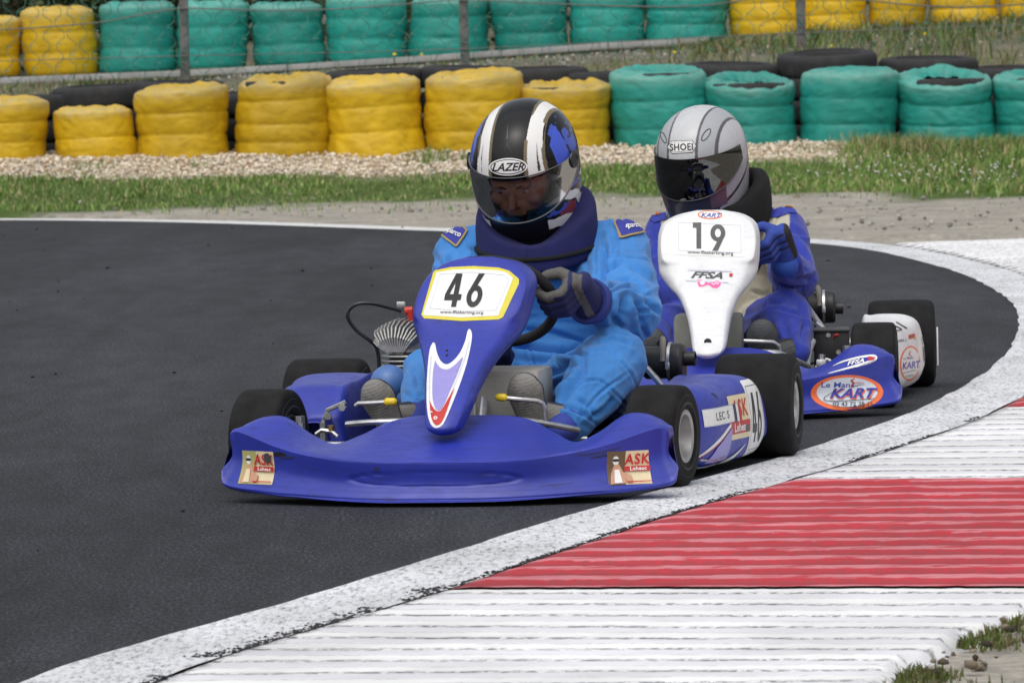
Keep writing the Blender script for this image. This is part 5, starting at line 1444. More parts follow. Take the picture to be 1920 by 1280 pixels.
def sculpt(V, Nn, W, strokes):
    # folds and seams traced on the cloth: each stroke presses a valley with a raised lip beside it
    Wm = np.array(CAM_M.inverted() @ W); P = V @ Wm[:3, :3].T + Wm[:3, 3]
    px = np.stack([960 + FPX * P[:, 0] / -P[:, 2], 640 - FPX * P[:, 1] / -P[:, 2]], -1)
    Nc = Nn @ Wm[:3, :3].T; facing = sstep(-.05, .3, Nc[:, 2])
    d = np.zeros(len(V))
    for (pts, dep, w) in strokes:
        Q = np.array([(p.x, p.y) for p in (catmull([Vector((a, b_, 0)) for a, b_ in pts], 5) if len(pts) > 2 else [Vector((*pts[0], 0)), Vector((*pts[1], 0))])])
        lo, hi = Q.min(0) - 5 * w, Q.max(0) + 5 * w
        m = np.where((px > lo).all(1) & (px < hi).all(1))[0]
        if not len(m): continue
        p = px[m]; best = np.full(len(m), 1e9); sg = np.zeros(len(m)); tt = np.zeros(len(m)); n = len(Q) - 1
        for i in range(n):
            a, b_ = Q[i], Q[i + 1]; ab = b_ - a; L2 = (ab ** 2).sum() + 1e-9
            t = np.clip(((p - a) @ ab) / L2, 0, 1); c = a + t[:, None] * ab; e = p - c; dd = np.sqrt((e ** 2).sum(1)); k = dd < best
            best[k] = dd[k]; sg[k] = np.sign(ab[0] * e[k, 1] - ab[1] * e[k, 0]); tt[k] = (i + t[k]) / n
        s = best * sg; end = np.clip(np.minimum(tt, 1 - tt) * 5 + .25, 0, 1)
        d[m] += 1.45 * dep * end * (-np.exp(-(best / w) ** 2) + .55 * np.exp(-((s - 1.9 * w) / (1.3 * w)) ** 2) + .35 * np.exp(-((s + 1.9 * w) / (1.3 * w)) ** 2))
    return V + Nn * (d * facing)[:, None]
ST1 = [([(1118, 455), (1120, 500), (1119, 535)], .004, 3), ([(1136, 466), (1133, 501), (1129, 534)], .011, 5), ([(1134, 488), (1162, 482), (1198, 486), (1222, 492)], .003, 2.2), ([(1130, 520), (1145, 506), (1162, 494)], .009, 5),
 ([(1139, 542), (1158, 531), (1180, 526)], .010, 4), ([(1141, 551), (1160, 541), (1178, 539), (1205, 555)], .010, 4), ([(1180, 530), (1200, 540), (1214, 556)], .008, 4), ([(1168, 556), (1165, 580), (1153, 606)], .013, 7), ([(1188, 562), (1200, 585), (1203, 612)], .010, 6),
 ([(1206, 564), (1222, 576), (1238, 588)], .009, 5), ([(1190, 592), (1204, 584), (1216, 583)], .006, 3.5), ([(1204, 612), (1212, 630), (1218, 645)], .008, 5), ([(1143, 585), (1150, 600), (1168, 614)], .007, 5), ([(1215, 470), (1226, 500), (1232, 530)], .005, 6),
 ([(1148, 440), (1155, 460), (1150, 480)], .005, 6), ([(1180, 500), (1205, 512), (1226, 530)], .007, 6), ([(1090, 470), (1100, 500), (1096, 530)], .005, 6),
 ([(975, 619), (1033, 624), (1102, 646)], .008, 5), ([(955, 649), (1000, 655), (1040, 659), (1096, 664)], .022, 6), ([(1010, 585), (1035, 600), (1060, 604), (1110, 606)], .006, 5), ([(985, 600), (1005, 594), (1020, 600)], .006, 4), ([(1060, 470), (1040, 505), (1010, 520)], .004, 5), ([(1000, 492), (1036, 489), (1066, 492)], .003, 2.2), ([(1008, 515), (1040, 520), (1075, 512)], .005, 4),
 ([(1090, 669), (1120, 657), (1141, 657), (1179, 695), (1192, 722)], .004, 2.6), ([(1100, 765), (1131, 732), (1179, 698)], .004, 2.6), ([(1072, 728), (1120, 712), (1150, 735), (1178, 762)], .004, 2.6), ([(1026, 758), (1060, 764), (1088, 774), (1120, 796)], .006, 3.5),
 ([(1096, 672), (1092, 700), (1066, 735), (1050, 760)], .010, 6), ([(1130, 630), (1150, 622), (1180, 630)], .005, 4), ([(1125, 645), (1150, 636), (1185, 648)], .004, 4), ([(1150, 745), (1135, 765), (1110, 782)], .008, 5), ([(1078, 745), (1100, 760), (1118, 785)], .006, 4),
 ([(1012, 706), (1045, 698), (1088, 684)], .012, 6), ([(997, 657), (1001, 690)], .004, 2.5), ([(1046, 664), (1048, 690)], .003, 2.5), ([(960, 690), (990, 705), (1010, 730)], .008, 6), ([(1020, 735), (1045, 720), (1075, 700)], .010, 6),
 ([(850, 478), (835, 500), (812, 512)], .007, 5), ([(880, 462), (905, 475), (925, 474)], .006, 5), ([(815, 478), (828, 500), (822, 520)], .006, 5),
 ([(755, 735), (775, 745), (790, 742)], .006, 4), ([(750, 765), (768, 768), (785, 775)], .006, 4), ([(768, 690), (780, 705), (782, 725)], .006, 4)]
ST2 = [([(1470, 425), (1500, 440), (1520, 470)], .007, 5), ([(1490, 455), (1510, 490), (1512, 520)], .010, 5), ([(1470, 505), (1490, 520), (1520, 522)], .009, 4), ([(1455, 530), (1478, 538), (1500, 535)], .008, 4), ([(1500, 540), (1515, 530), (1526, 512)], .007, 4),
 ([(1440, 430), (1452, 418), (1466, 395)], .004, 2.5), ([(1430, 580), (1445, 570), (1470, 566)], .006, 4), ([(1495, 570), (1508, 600), (1500, 640)], .008, 5), ([(1470, 600), (1478, 630), (1490, 655)], .007, 5), ([(1445, 600), (1455, 625), (1470, 650)], .007, 4), ([(1460, 580), (1485, 586), (1512, 600)], .005, 3),
 ([(1395, 590), (1420, 580), (1440, 560)], .010, 5), ([(1410, 545), (1430, 552), (1445, 548)], .007, 4), ([(1240, 590), (1260, 610), (1262, 640)], .007, 5), ([(1225, 430), (1232, 455), (1230, 480)], .006, 4)]
def neck_brace(parent, cx, cy, rx, ry, ztop, zbot, th, mat, tw=0.0):
    C = []
    for k in range(25):
        a = k / 24 * 2 * math.pi
        f = .5 - .5 * math.cos(a)             # 0 front, 1 back
        x, y = math.sin(a), -math.cos(a)
        zt, zb = ztop(f, x), zbot(f, x)
        h = zt - zb; o, i = 1.0, 1 - th / rx
        ring = []
        for (rr, zz) in ((o * .97, zb), (o * 1.02, zb + h * .3), (o * 1.01, zb + h * .7), (o * .96, zt - h * .04), ((o + i) / 2, zt), (i, zt - h * .06), (i * .98, zb + h * .5), (i, zb + h * .08), ((o + i) / 2, zb - .004)):
            ring.append((cx + x * rx * rr, cy + y * ry * rr, zz))
        C.append(ring)
    V, F = loft(C, 140, 50)
    n = fbm(V * 12, 2, 9)[:, None] * .004
    V = V + n * np.array([.5, .5, 1])
    return meshobj('neck_brace', V, F, mat, parent)
def hand(parent, C, r, ang, side, wrist, colf):
    u = Vector((1, 0, 0)); v = Vector((0, -.707, .707)); nn = Vector((0, -.707, -.707))
    rad = u * math.cos(ang) + v * math.sin(ang); tan = (-u * math.sin(ang) + v * math.cos(ang)) * side
    P = C + rad * r
    mb = MB(); q = lambda a, b_, c: P + rad * a + tan * b_ + nn * c
    for i, (t, L) in enumerate(((.036, .92), (.012, 1.0), (-.012, .96), (-.034, .82))):
        R = .0128 if i < 3 else .0115
        mb.capsule(q(.052, t, .006), R * 1.1, q(.036, t, .034), R * 1.05)
        mb.capsule(q(.036, t, .034), R * 1.05, q(.004 - .004 * L, t * .96, .041 * L + .002), R)
        mb.capsule(q(.004 - .004 * L, t * .96, .041 * L + .002), R, q(-.024 * L, t * .93, .024), R * .88)
        mb.capsule(q(-.024 * L, t * .93, .024), R * .88, q(-.026 * L, t * .93, .006), R * .8)
    for (a, b_, c, rr) in ((.052, .028, -.004, .020), (.054, -.004, -.006, .022), (.052, -.030, -.004, .018), (.062, .016, -.020, .020), (.062, -.014, -.018, .020)):
        mb.capsule(q(a, b_, c), rr, q(a + .020, b_ * .7, c - .014), rr * .95)
    W = Vector(wrist); mb.capsule(q(.076, .006, -.02), .030, W, .045)
    mb.capsule(q(.06, .030, -.018), .018, q(.030, .046, -.030), .0155); mb.capsule(q(.030, .046, -.030), .0155, q(.0, .050, -.024), .0135); mb.capsule(q(.0, .050, -.024), .0135, q(-.024, .046, -.012), .0115)
    def cf(V, Nn):
        rel = V - np.array(P); a = rel @ np.array(rad); b_ = rel @ np.array(tan); c = rel @ np.array(nn)
        return colf(a, b_, c, V)
    return organic('glove', mb, C_GLOVE, parent, voxel=.0030, smooth=2, colf=cf)
def boot(parent, heel, toe, r, colf, ankle, name='boot'):
    mb = MB(); H, T = Vector(heel), Vector(toe)
    mb.capsule(H, r * .82, T, r * .95, flat=.75, axis=(0, 1, 0)); mb.capsule(H + (T - H) * .35, r * .9, T - (T - H) * .12, r * 1.08, flat=.62, axis=(0, 1, 0))
    mb.capsule(H + Vector((0, .045, .012)), r * .85, T + Vector((0, .05, -.025)), r * .7)
    mb.capsule(H + Vector((0, .045, .02)), r * .9, Vector(ankle), r * 1.0)
    sole_y = min(H.y, T.y)
    def fn(V, Nn):
        f = (Nn[:, 1] < -.6)
        t = (V - np.array(H)) @ np.array((T - H).normalized())
        zig = np.abs(((V[:, 0] / .012) % 1) - .5)
        return V + Nn * (f * (.0008 * np.sign(np.sin(t * 2 * math.pi / .0075 + zig * 2))))[:, None]
    return organic(name, mb, C_BOOT, parent, voxel=.0034, smooth=3, fn=fn, colf=colf)
def face(parent, M):
    mb = MB()
    mb.sphere((0, -.01, 0), (.078, .098, .115), 20); mb.sphere((0, -.045, -.055), (.060, .062, .060), 16)
    mb.capsule((-.036, -.092, .016), .015, (.036, -.092, .016), .015)           # brow
    mb.capsule((0, -.095, .004), .010, (0, -.122, -.036), .0125); mb.capsule((-.011, -.106, -.040), .0085, (.011, -.106, -.040), .0085)   # nose
    for s in (-1, 1):
        mb.sphere((s * .044, -.076, -.032), (.024, .022, .022), 12)
        mb.capsule((s * .018, -.093, -.001), .0075, (s * .044, -.085, -.003), .007)   # lids
    mb.capsule((-.020, -.098, -.068), .008, (.020, -.098, -.068), .008); mb.capsule((0, -.088, -.095), .02, (0, -.08, -.105), .02)
    o = organic('head', mb, C_SKIN, parent, voxel=.0028, smooth=4); o.matrix_local = M
    mb = MB(); mb.capsule((0, .0, -.10), .078, (0, .06, -.22), .085); mb.build('balaclava', C_BLACK, o)
    for s in (-1, 1):
        mb = MB(); mb.sphere((s * .031, -.0885, -.0045), (.0125, .0115, .0060), 10); e = mb.build('eye', K_WHITE, o)
        mb = MB(); mb.sphere((s * .031 - .002, -.0985, -.0062), (.0046, .0024, .0040), 8); mb.build('iris', K_BROWN, o)
        mb = MB(); mb.tube([(s * .013, -.104, .008), (s * .030, -.1035, .016), (s * .048, -.092, .013)], [.0028, .0036, .002], 8); mb.build('eyebrow', K_BROWN, o)
    return o

# ------------------------------------------------------------------ first kart and its driver
k1 = kart1()
tag(k1, 'leading blue kart with number 46 on its yellow bordered front panel', 'kart', 'racing karts')
def engine(e):
    b_ = KL(1, 762, 655, .80); x, y, z = b_.x, b_.y, b_.z
    mb = MB()
    for i in range(-6, 9):
        a = i * .115 + .02; L = .088 * (1 - .018 * abs(i - 1)) * (1 if i < 7 else .8)
        d = Vector((-math.sin(a), 0, math.cos(a))); nrm = Vector((math.cos(a), 0, math.sin(a)))
        base = Vector((x - .030 * math.sin(a), y, z - .004)); P = []
        for sy in (-1, 1):
            pass
        prof = [(-.062, 0), (-.066, L * .45), (-.055, L * .78), (-.030, L * .95), (0, L), (.030, L * .95), (.055, L * .78), (.066, L * .45), (.062, 0)]
        V = []
        for s in (-1, 1):
            for (py, pl) in prof: V.append(tuple(base + d * pl + Vector((.25 * py, .96 * py, 0)) + nrm * (.0019 * s)))
        n = len(prof); F = [list(range(n))[::-1], [n + k for k in range(n)]] + [[k, (k + 1) % n, n + (k + 1) % n, n + k] for k in range(n)]
        mb2 = MB(); mb2.add(V, F); mb2.build('head_fin', R_ALU, e, smooth=False)
    mb = MB(); mb.lathe([(0, 0), (0, .05), (.02, .046), (.045, .02), (.047, 0)], c=(x, y, z - .01), axis='Z', n=28); mb.build('cylinder_head', R_ALU, e)
    for k in range(8):
        mb = MB(); mb.lathe([(0, .0), (0, .070), (.0025, .071), (.005, .070), (.005, .0)], c=(x + .004, y, z - .018 - k * .0125), axis='Z', n=36); mb.build('cylinder_fin', R_ALU if k % 1 == 0 else R_DARK, e)
    mb = MB(); mb.lathe([(0, 0), (0, .050), (-.12, .050), (-.12, 0)], c=(x + .004, y, z - .005), axis='Z', n=28); mb.box((x + .02, y, z - .17), (.15, .20, .12), bev=.015); mb.build('crankcase', R_DARK, e)
    p0 = KL(1, 760, 583, .80); mb = MB(); mb.tube([tuple(p0), tuple(p0 + Vector((.02, 0, .001)))], .011, 10, smooth=False); mb.tube([tuple(p0 + Vector((.014, 0, .003))), tuple(p0 + Vector((.018, 0, -.028)))], [.012, .009], 10, smooth=False); mb.build('spark_plug_cap', R_REDR, e)
    mb = MB(); mb.tube([tuple(KL(1, u, v, yy)) for u, v, yy in ((752, 583, .8), (735, 578, .79), (700, 569, .77), (672, 569, .76), (655, 580, .76), (653, 597, .76), (668, 619, .77), (690, 636, .78), (705, 650, .79), (710, 675, .79), (711, 712, .79))], .0052, 8); mb.build('ignition_cable', R_CABLE, e)
    p = KL(1, 752, 571, .84); mb = MB(); mb.box(p, (.022, .012, .016), bev=.002); mb.build('cable_clip', R_STEEL, e)
engine(k1)
def silencer(w, e, u0, u1, u2, uo, v, vo, y):
    a, b_, c, d = (KL(w, u, v, y) for u in (u0, u1, u2, uo)); z = a.z; dz = KL(w, u2, vo, y).z
    mb = MB(); L1 = b_.x - a.x; L2 = c.x - b_.x
    mb.lathe([(0, 0), (0, .038), (.006, .043), (L1 + .004, .043)], c=(a.x, y, z), n=36)
    mb.lathe([(0, .043), (.002, .048), (.010, .051), (L2 - .008, .051), (L2 - .001, .046), (L2, .0)], c=(b_.x, y, z), n=36)
    o = mb.build('intake_silencer', R_BPL, e)
    mb = MB(); mb.lathe([(0, .0), (0, .0195), (d.x - c.x, .0195), (d.x - c.x, .016), (d.x - c.x - .02, .015)], c=(c.x, y, dz), n=24); mb.build('outlet_pipe', R_BPL, o)
    mb = MB(); mb.lathe([(-.004, .0515), (-.004, .0535), (.004, .0535), (.004, .0515)], c=(b_.x + .008, y, z), n=36); mb.box((b_.x + .008, y - .054, z - .006), (.012, .008, .02), bev=.002); mb.build('clamp', R_STEEL, o)
    mb = MB(); mb.tube([(b_.x - .005, y - .047, z + .005), (b_.x - .007, y - .035, z + .045), (b_.x - .012, y + .0, z + .062), (b_.x - .03, y + .05, z + .05)], .0085, 8); mb.build('hose', simple('hose', (.22, .20, .17), .6), o)
silencer(1, k1, 1208, 1252, 1284, 1304, 680, 672, .9)
mb = MB(); mb.tube([tuple(KL(1, 1213, 690, .82)), tuple(KL(1, 1250, 733, .72))], .0085, 8, smooth=False); mb.build('seat_stay', R_STEEL, k1)
def tank(w, e, u0, u1, vt, vb, y, depth, mat, seam):
    a, b_ = KL(w, u0, vb, y), KL(w, u1, vt, y); c = (a + b_) / 2 + Vector((0, depth / 2, 0))
    mb = MB(); mb.box(c, (b_.x - a.x, depth, b_.z - a.z), bev=.016); o = mb.build('fuel_tank', mat, e)
    if seam:
        s = KL(w, seam, vb, y).x; mb = MB(); mb.box((s, c.y, c.z), (.0045, depth + .006, b_.z - a.z + .004), bev=.001); mb.build('seam', K_WHITE, o)
tank(1, k1, 868, 1010, 692, 792, .0, .2, P_TANK, 891)
pedal(k1, [KL(1, 667, 760, -.165), KL(1, 672, 756, -.17), KL(1, 730, 753, -.175)], .0058, (KL(1, 727, 753, -.175), KL(1, 738, 752.5, -.175)), R_YELT)
pedal(k1, [KL(1, 940, 745, -.175), KL(1, 960, 747, -.17), KL(1, 1008, 751, -.165), KL(1, 1018, 756, -.16), KL(1, 1022, 768, -.155), KL(1, 1022, 800, -.15)], .0058, (KL(1, 944, 745, -.175), KL(1, 935, 744.5, -.175)), R_YELT)
mb = MB(); mb.tube([KL(1, 650, 795, -.2), KL(1, 700, 791, -.23), KL(1, 780, 789, -.24), KL(1, 880, 789, -.24), KL(1, 975, 788, -.22), KL(1, 1030, 795, -.17), KL(1, 1085, 806, -.1)], .0075, 8); mb.build('pedal_rail', R_STEEL, k1)
mb = MB(); mb.tube([KL(1, 592, 830, -.08), KL(1, 594, 812, -.1), KL(1, 603, 806, -.1), KL(1, 622, 809, -.1), KL(1, 632, 818, -.1)], .006, 8, smooth=False); mb.build('brake_bracket', R_STEEL, k1)
mb = MB(); mb.lathe([(0, 0), (0, .009), (.012, .009), (.012, 0)], c=tuple(KL(1, 621, 806, -.1)), axis='Z', n=6); mb.build('bolt', simple('brass', (.35, .24, .08), .4, metal=.8), k1)
mb = MB(); mb.tube([KL(1, 1010, 830, -.1), KL(1, 1028, 800, -.05), KL(1, 1060, 818, -.02), KL(1, 1100, 822, .0)], .007, 8); mb.build('clutch_rod', R_STEEL, k1)
mb = MB(); c_ = KL(1, 730, 718, .45); mb.sphere(c_, (.050, .05, .048), 14); mb.sphere(c_ + Vector((.03, .03, -.03)), (.05, .06, .05), 12); mb.build('side_shield', mat_plastic('light_blue_plastic', (.075, .17, .42), (.05, .09, .22)), k1)

def person(w, label):
    e = empty('person', KM[w].translation, math.radians(-11 if w == 1 else -3.7)); tag(e, label, 'person', 'kart drivers'); return e
d1 = person(1, 'driver in sky blue suit and black helmet with white stripes, in the leading kart')
J = lambda u, v, y: KL(1, u, v, y)
mb = MB()
mb.sphere((.06, .84, .20), (.17, .15, .13), 16); mb.sphere((.07, .76, .33), (.165, .13, .16), 18); mb.sphere((.075, .77, .46), (.20, .13, .13), 18)
shR, shL = J(1162, 472, .73), J(870, 482, .73)
mb.capsule(shR, .080, shL, .080); mb.capsule((.02, .74, .53), .075, (.13, .74, .53), .075)
mb.capsule(J(1085, 455, .74), .066, shR + Vector((-.02, 0, .014)), .068); mb.capsule(J(925, 462, .74), .066, shL + Vector((.02, 0, .014)), .064)
elR = J(1180, 585, .46); wrR = J(1102, 564, .235)
mb.capsule(shR, .084, elR, .084); mb.capsule(shR + Vector((-.06, 0, -.05)), .08, elR + Vector((-.035, .02, .02)), .07); mb.capsule(elR, .083, elR + (wrR - elR) * .72, .060)
elL = J(850, 560, .54); wrL = Vector((.0, .42, .33))
mb.capsule(shL, .080, elL, .066); mb.capsule(elL, .066, wrL, .045)
knR = J(1150, 675, .30); mR = J(1104, 738, .13); anR = J(1068, 792, -.0)
mb.capsule((.19, .80, .20), .105, knR, .086); mb.capsule(J(1030, 742, .5), .085, knR + Vector((-.03, .03, -.02)), .075); mb.capsule(knR, .086, mR, .076); mb.capsule(mR, .076, anR, .050)
knL = J(802, 698, .32); mL = J(788, 745, .14); anL = J(784, 782, -.0)
mb.capsule((-.05, .80, .20), .10, knL, .066); mb.capsule(knL, .062, mL, .054); mb.capsule(mL, .054, anL, .042)
mb.capsule((.02, .70, .22), .12, (.12, .66, .22), .12)
suit1 = organic('racing_suit', mb, C_SKY, d1, voxel=.0050, smooth=9, fn=lambda V, Nn: sculpt(folds(V, Nn, 1.0, [(elR, .11, 7), (knR, .12, 5), (shR, .12, 6), (elR + Vector((-.05, -.1, .02)), .08, 9), (anR, .08, 6)]), Nn, KM[1], ST1))
# cuff and socks
mb = MB(); ca = wrR + (elR - wrR) * .02; ax = (wrR - elR).normalized()
R_ = Vector((0, 0, 1)).rotation_difference(ax).to_matrix(); mb.lathe([(-.045, .050), (-.012, .058), (.004, .060), (.010, .056), (.006, .048), (.004, .0)], c=tuple(ca), axis='Z', n=40, R=R_); mb.build('cuff', simple('cuff_navy', (.022, .035, .20), .85, bump=.4, bs=60), d1)
for a, b_, s in ((anR, J(1040, 812, -.06), 'sock'), (anL, J(770, 806, -.05), 'sock')):
    mb = MB(); mb.capsule(a, .047, a + (b_ - a) * .9, .038); mb.build(s, simple('sock', (.03, .05, .30), .8), d1)
neck_brace(d1, .066, .685, .157, .148, lambda f, x: .585 + .160 * f ** .9 + .02 * x * x, lambda f, x: .512 + .045 * f + .02 * x * x, .080, C_NAVY)
mb = MB(); P = []
for k in range(41):
    a = -2.2 + 4.4 * k / 40; f = .5 - .5 * math.cos(a); P.append((.066 + math.sin(a) * .1595, .685 - math.cos(a) * .1505, .548 + .045 * f + .012 * math.sin(a) ** 2))
mb.tube(P, .0065, 8, smooth=False); mb.build('brace_strap', C_BLACK, d1)
C1 = Vector((.052, .17, .458))
def g1(a, b_, c, V):
    n = len(a); col = np.tile([.010, .013, .085], (n, 1)).astype(float); nz = fbm(V * 60, 2, 3)
    col[(c > .018) & (a < .02) & (b_ > .022)] = [.085, .083, .078]; col[(b_ > .040) & (a < .055)] = [.095, .092, .086]
    col[(a > .064) & (a < .084) & (c > -.03)] = [.11, .108, .10]
    col[(np.abs(b_ - .024) < .0025) & (c > 0) & (a < .05)] = [.01, .01, .012]; col[(np.abs(b_) < .002) & (c > 0) & (a < .04)] = [.01, .01, .02]
    return col
hand(d1, C1, .152, math.radians(8), 1, wrR + ax * .004, g1)
hand(d1, C1, .152, math.radians(-98), -1, wrL, g1)
def b1(V, Nn):
    c = np.tile([.02, .022, .05], (len(V), 1)).astype(float); s = Nn[:, 1] < -.35
    c[s] = [.20, .195, .18]; return c
boot(d1, J(735, 800, -.10), J(706, 738, -.13), .042, b1, anL + Vector((0, .01, 0)))
boot(d1, J(1000, 795, -.09), J(984, 728, -.12), .044, b1, anR + Vector((-.01, .01, .0)))
H1 = Matrix.Translation((.044, .65, .806)) @ Matrix.Rotation(math.radians(-6), 4, 'Z') @ Matrix.Rotation(math.radians(30), 4, 'X')
zh1 = lambda u: .030 - .020 * u ** 2; zl1 = lambda u: -.070 + .045 * u ** 2
h1 = helmet(d1, H1, paint1, port_f(1.22, zh1, zl1), (1.60, lambda u: .040 - .018 * u ** 2, lambda u: -.088 + .075 * np.abs(u) ** 2.2, V_CLEAR, .0045), M_GLOSS)
face(d1, H1 @ Matrix.Translation((-.004, -.030, -.016)) @ Matrix.Scale(1.0, 4))
tag(h1, 'black helmet with two white stripes and a clear visor')
W1 = KM[1] @ H1
bh = bvh_of(h1)
vis_o = [c for c in h1.children if c.name.startswith('visor')][0]
bhv = bvh_of(h1, vis_o)
def oval(u, v, a, b_, rot=0): return shift(ellipse2d(a, b_), u, v, rot)
decal_on('brand_print', h1, bhv, W1, [(oval(953, 313, 36, 16.5, -.03), K_WHITE), (oval(953, 313, 33, 14, -.03), K_BLACK), (oval(953, 313, 31, 12.5, -.03), K_WHITE), (pxt('LAZER', 953, 313, 15, .02, .35, 1.0, -.03), K_BLACK)], seg=4)
# pivot of the visor, chevron vent
for s in (-1, 1):
    p = hsurf(np.array([s * 1.42]), np.array([.012]), .0045)[0]; q = hsurf(np.array([s * 1.42]), np.array([.012]), .012)[0]; n_ = Vector(q - p).normalized()
    R_ = Vector((0, 0, 1)).rotation_difference(n_).to_matrix(); mb = MB()
    mb.lathe([(0, .023), (.004, .022), (.006, .018), (.006, .012), (.004, .011), (.004, 0)], c=tuple(p), axis='Z', n=28, R=R_); o = mb.build('visor_pivot', R_BPL, h1)
decal_on('vent_print', h1, bh, W1, [(poly2d([(944, 290), (951, 264), (960, 288), (951, 274)]), K_BLACK), (line2d([(951, 262), (952, 235)], [3, .5]), K_GREY)], seg=3)
# epaulettes
bs1 = bvh_of(suit1); G_YEL = flat('piping', (.35, .25, .08)); K_EPA = simple('epaulette', (.03, .04, .30), .8, bump=.3, bs=200, bd=.001)
def closed(P, w): return line2d(list(P) + [P[0]], w)
for P, t in (([(1153, 418), (1162, 403), (1200, 408), (1214, 425), (1212, 434), (1164, 447)], ('sparco', 1186, 427, 9, -.10)), ([(824, 436), (858, 419), (876, 434), (856, 464), (832, 444)], ('sparco', 850, 440, 10, .42))):
    Pc = [(a.x, a.y) for a in [Vector((p[0], p[1], 0)) for p in P]]
    L = [(poly2d(Pc), K_EPA)] + [(line2d([Pc[i], Pc[(i + 1) % len(Pc)]], 3.4), G_YEL) for i in range(len(Pc))]
    L.append((pxt(t[0], t[1], t[2], t[3], .02, .15, .80, t[4]), K_WHITE))
    decal_on('epaulette', suit1, bs1, KM[1], L, seg=5, off=.005, step=.0018)

# ------------------------------------------------------------------ second kart and its driver
k2 = empty('racing_kart', KM[2].translation, math.radians(-3.7))
tag(k2, 'following kart with white number 19 front panel and orange oval logo on its bumper', 'kart', 'racing karts')
b2 = bumper(k2, .015, P_BLUE2)
rows = [(.178, -.002, .034, -.450, .6, .05), (.188, -.020, .052, -.468, .72, .07), (.205, -.028, .066, -.455, .74, .08), (.245, -.036, .073, -.38, .70, .10), (.283, -.046, .079, -.31, .68, .11), (.318, -.060, .090, -.25, .64, .12), (.345, -.076, .104, -.20, .60, .12),
        (.378, -.108, .132, -.15, .58, .13), (.410, -.130, .150, -.115, .62, .12), (.435, -.134, .155, -.095, .70, .11), (.455, -.136, .158, -.082, .86, .10), (.49, -.137, .160, -.055, .90, .09), (.53, -.134, .158, -.022, .90, .08), (.56, -.120, .146, .0, .88, .07), (.583, -.080, .110, .018, .8, .06), (.596, -.022, .050, .034, .7, .04)]
f2 = fairing(k2, rows, P_WHITE, 0, 0); fv = bvh_of(f2)
decal_on('number_plate', f2, fv, KM[2], [(poly2d([(1268, 413), (1330, 412), (1395, 419), (1396, 482), (1330, 480), (1266, 478)]), K_WHITE)] + [(line2d(P, 1.2), K_PALE) for P in ([(1273, 417), (1388, 423)], [(1388, 423), (1390, 474)], [(1390, 474), (1272, 470)], [(1272, 470), (1273, 417)])]
         + [*digit2d('1', 21, 49, 1308, 442, .0, K_GREY, -1), *digit2d('9', 28, 49, 1346, 446, .0, K_GREY, -1), (pxt('www.ffsakarting.org', 1332, 475, 8, .01, 0, 1.25, .03), K_GREY)], seg=5)
decal_on('sticker', f2, fv, KM[2], [(oval(1331, 403, 23, 8, .02), K_ORG), (oval(1331, 403, 20, 6.2, .02), K_WHITE), (pxt('KART', 1334, 404, 8, .02, .3, 1.3, .02), K_BLUE)], seg=4)
decal_on('sticker', f2, fv, KM[2], [(pxt('FFSA', 1325, 516, 13, .035, .4, 1.7, .03), K_GREY), (line2d([(1290, 506), (1372, 509)], 2.2), K_PALE), (line2d([(1286, 526), (1366, 530)], 2.2), K_PALE), (poly2d([(1368, 513), (1374, 513), (1373, 519), (1367, 519)]), K_RED)], seg=5)
decal_on('sticker', f2, fv, KM[2], [(poly2d([(1303, 522), (1316, 522), (1329, 529), (1343, 524), (1355, 526), (1353, 536), (1347, 544), (1336, 542), (1328, 536), (1318, 540), (1308, 541), (1306, 532)]), K_WHITE), (poly2d([(1306, 524), (1316, 525), (1329, 531), (1343, 526), (1353, 528), (1351, 535), (1345, 541), (1336, 540), (1328, 534), (1318, 538), (1310, 538), (1308, 531)]), K_PINK), (oval(1317, 531, 4.5, 4), K_WHITE), (line2d([(1334, 532), (1338, 534), (1342, 532), (1348, 533)], 1.4), K_WHITE)], seg=4)
mb = MB(); h_ = fv.ray_cast(KM[2].inverted() @ Vector((0, 0, CAMH)), KM[2].inverted().to_3x3() @ ray(1327, 641))
if h_[0]:
    mb.lathe([(0, 0), (0, .011), (-.003, .011), (-.005, .007), (-.003, .006), (-.003, 0)], c=tuple(h_[0]), axis='Y', n=24); mb.build('panel_screw', R_DARK, f2)
bv2 = bvh_of(b2)
decal_on('logo_sticker', b2, bv2, KM[2], [(oval(1588, 736, 68, 33.5, -.02), K_ORG), (oval(1588, 735, 57.5, 28, -.02), K_PALE), (oval(1588, 735, 57, 27.6, -.02), flat('print_offwhite', (.66, .70, .78))), (pxt('Le Mans', 1570, 721, 10, .012, .1, 1.35, .0), K_BLUE),
         (line2d([(1602, 709), (1596, 713), (1600, 719), (1594, 725)], [1, 3, 3, 1.5]), K_RED), (pxt('Sudkart', 1609, 717, 4, 0, .2, 1.2), K_RED), (line2d([(1598, 724), (1620, 720)], [1.6, .5]), K_BLACK), (shift(pxt('KART', 0, 0, 20, .03, .35, 1.25), 1601.5, 738.5), K_ORG), (pxt('KART', 1600, 737, 19.5, .03, .35, 1.25), K_BLUE), (line2d([(1566, 731), (1545, 746), (1552, 752), (1600, 751), (1640, 747)], [1, 1.4, 1.4, .8]), K_BLACK), (pxt('02 43 72 38 15', 1598, 758, 8.5, .01, 0, 1.05, .0), K_GREY)], seg=6)
decal_on('sticker', b2, bv2, KM[2], [(line2d([(1553, 700), (1590, 690), (1625, 680), (1642, 672), (1636, 667), (1610, 670), (1580, 678), (1562, 686)], [1, 4, 5, 5, 4, 3, 1]), K_WHITE), (poly2d([(1628, 668), (1642, 670), (1638, 675), (1628, 677)]), K_RED), (pxt('FFSA', 1604, 679, 8, .03, .4, 1.5, -.2), K_WHITE)], seg=4)
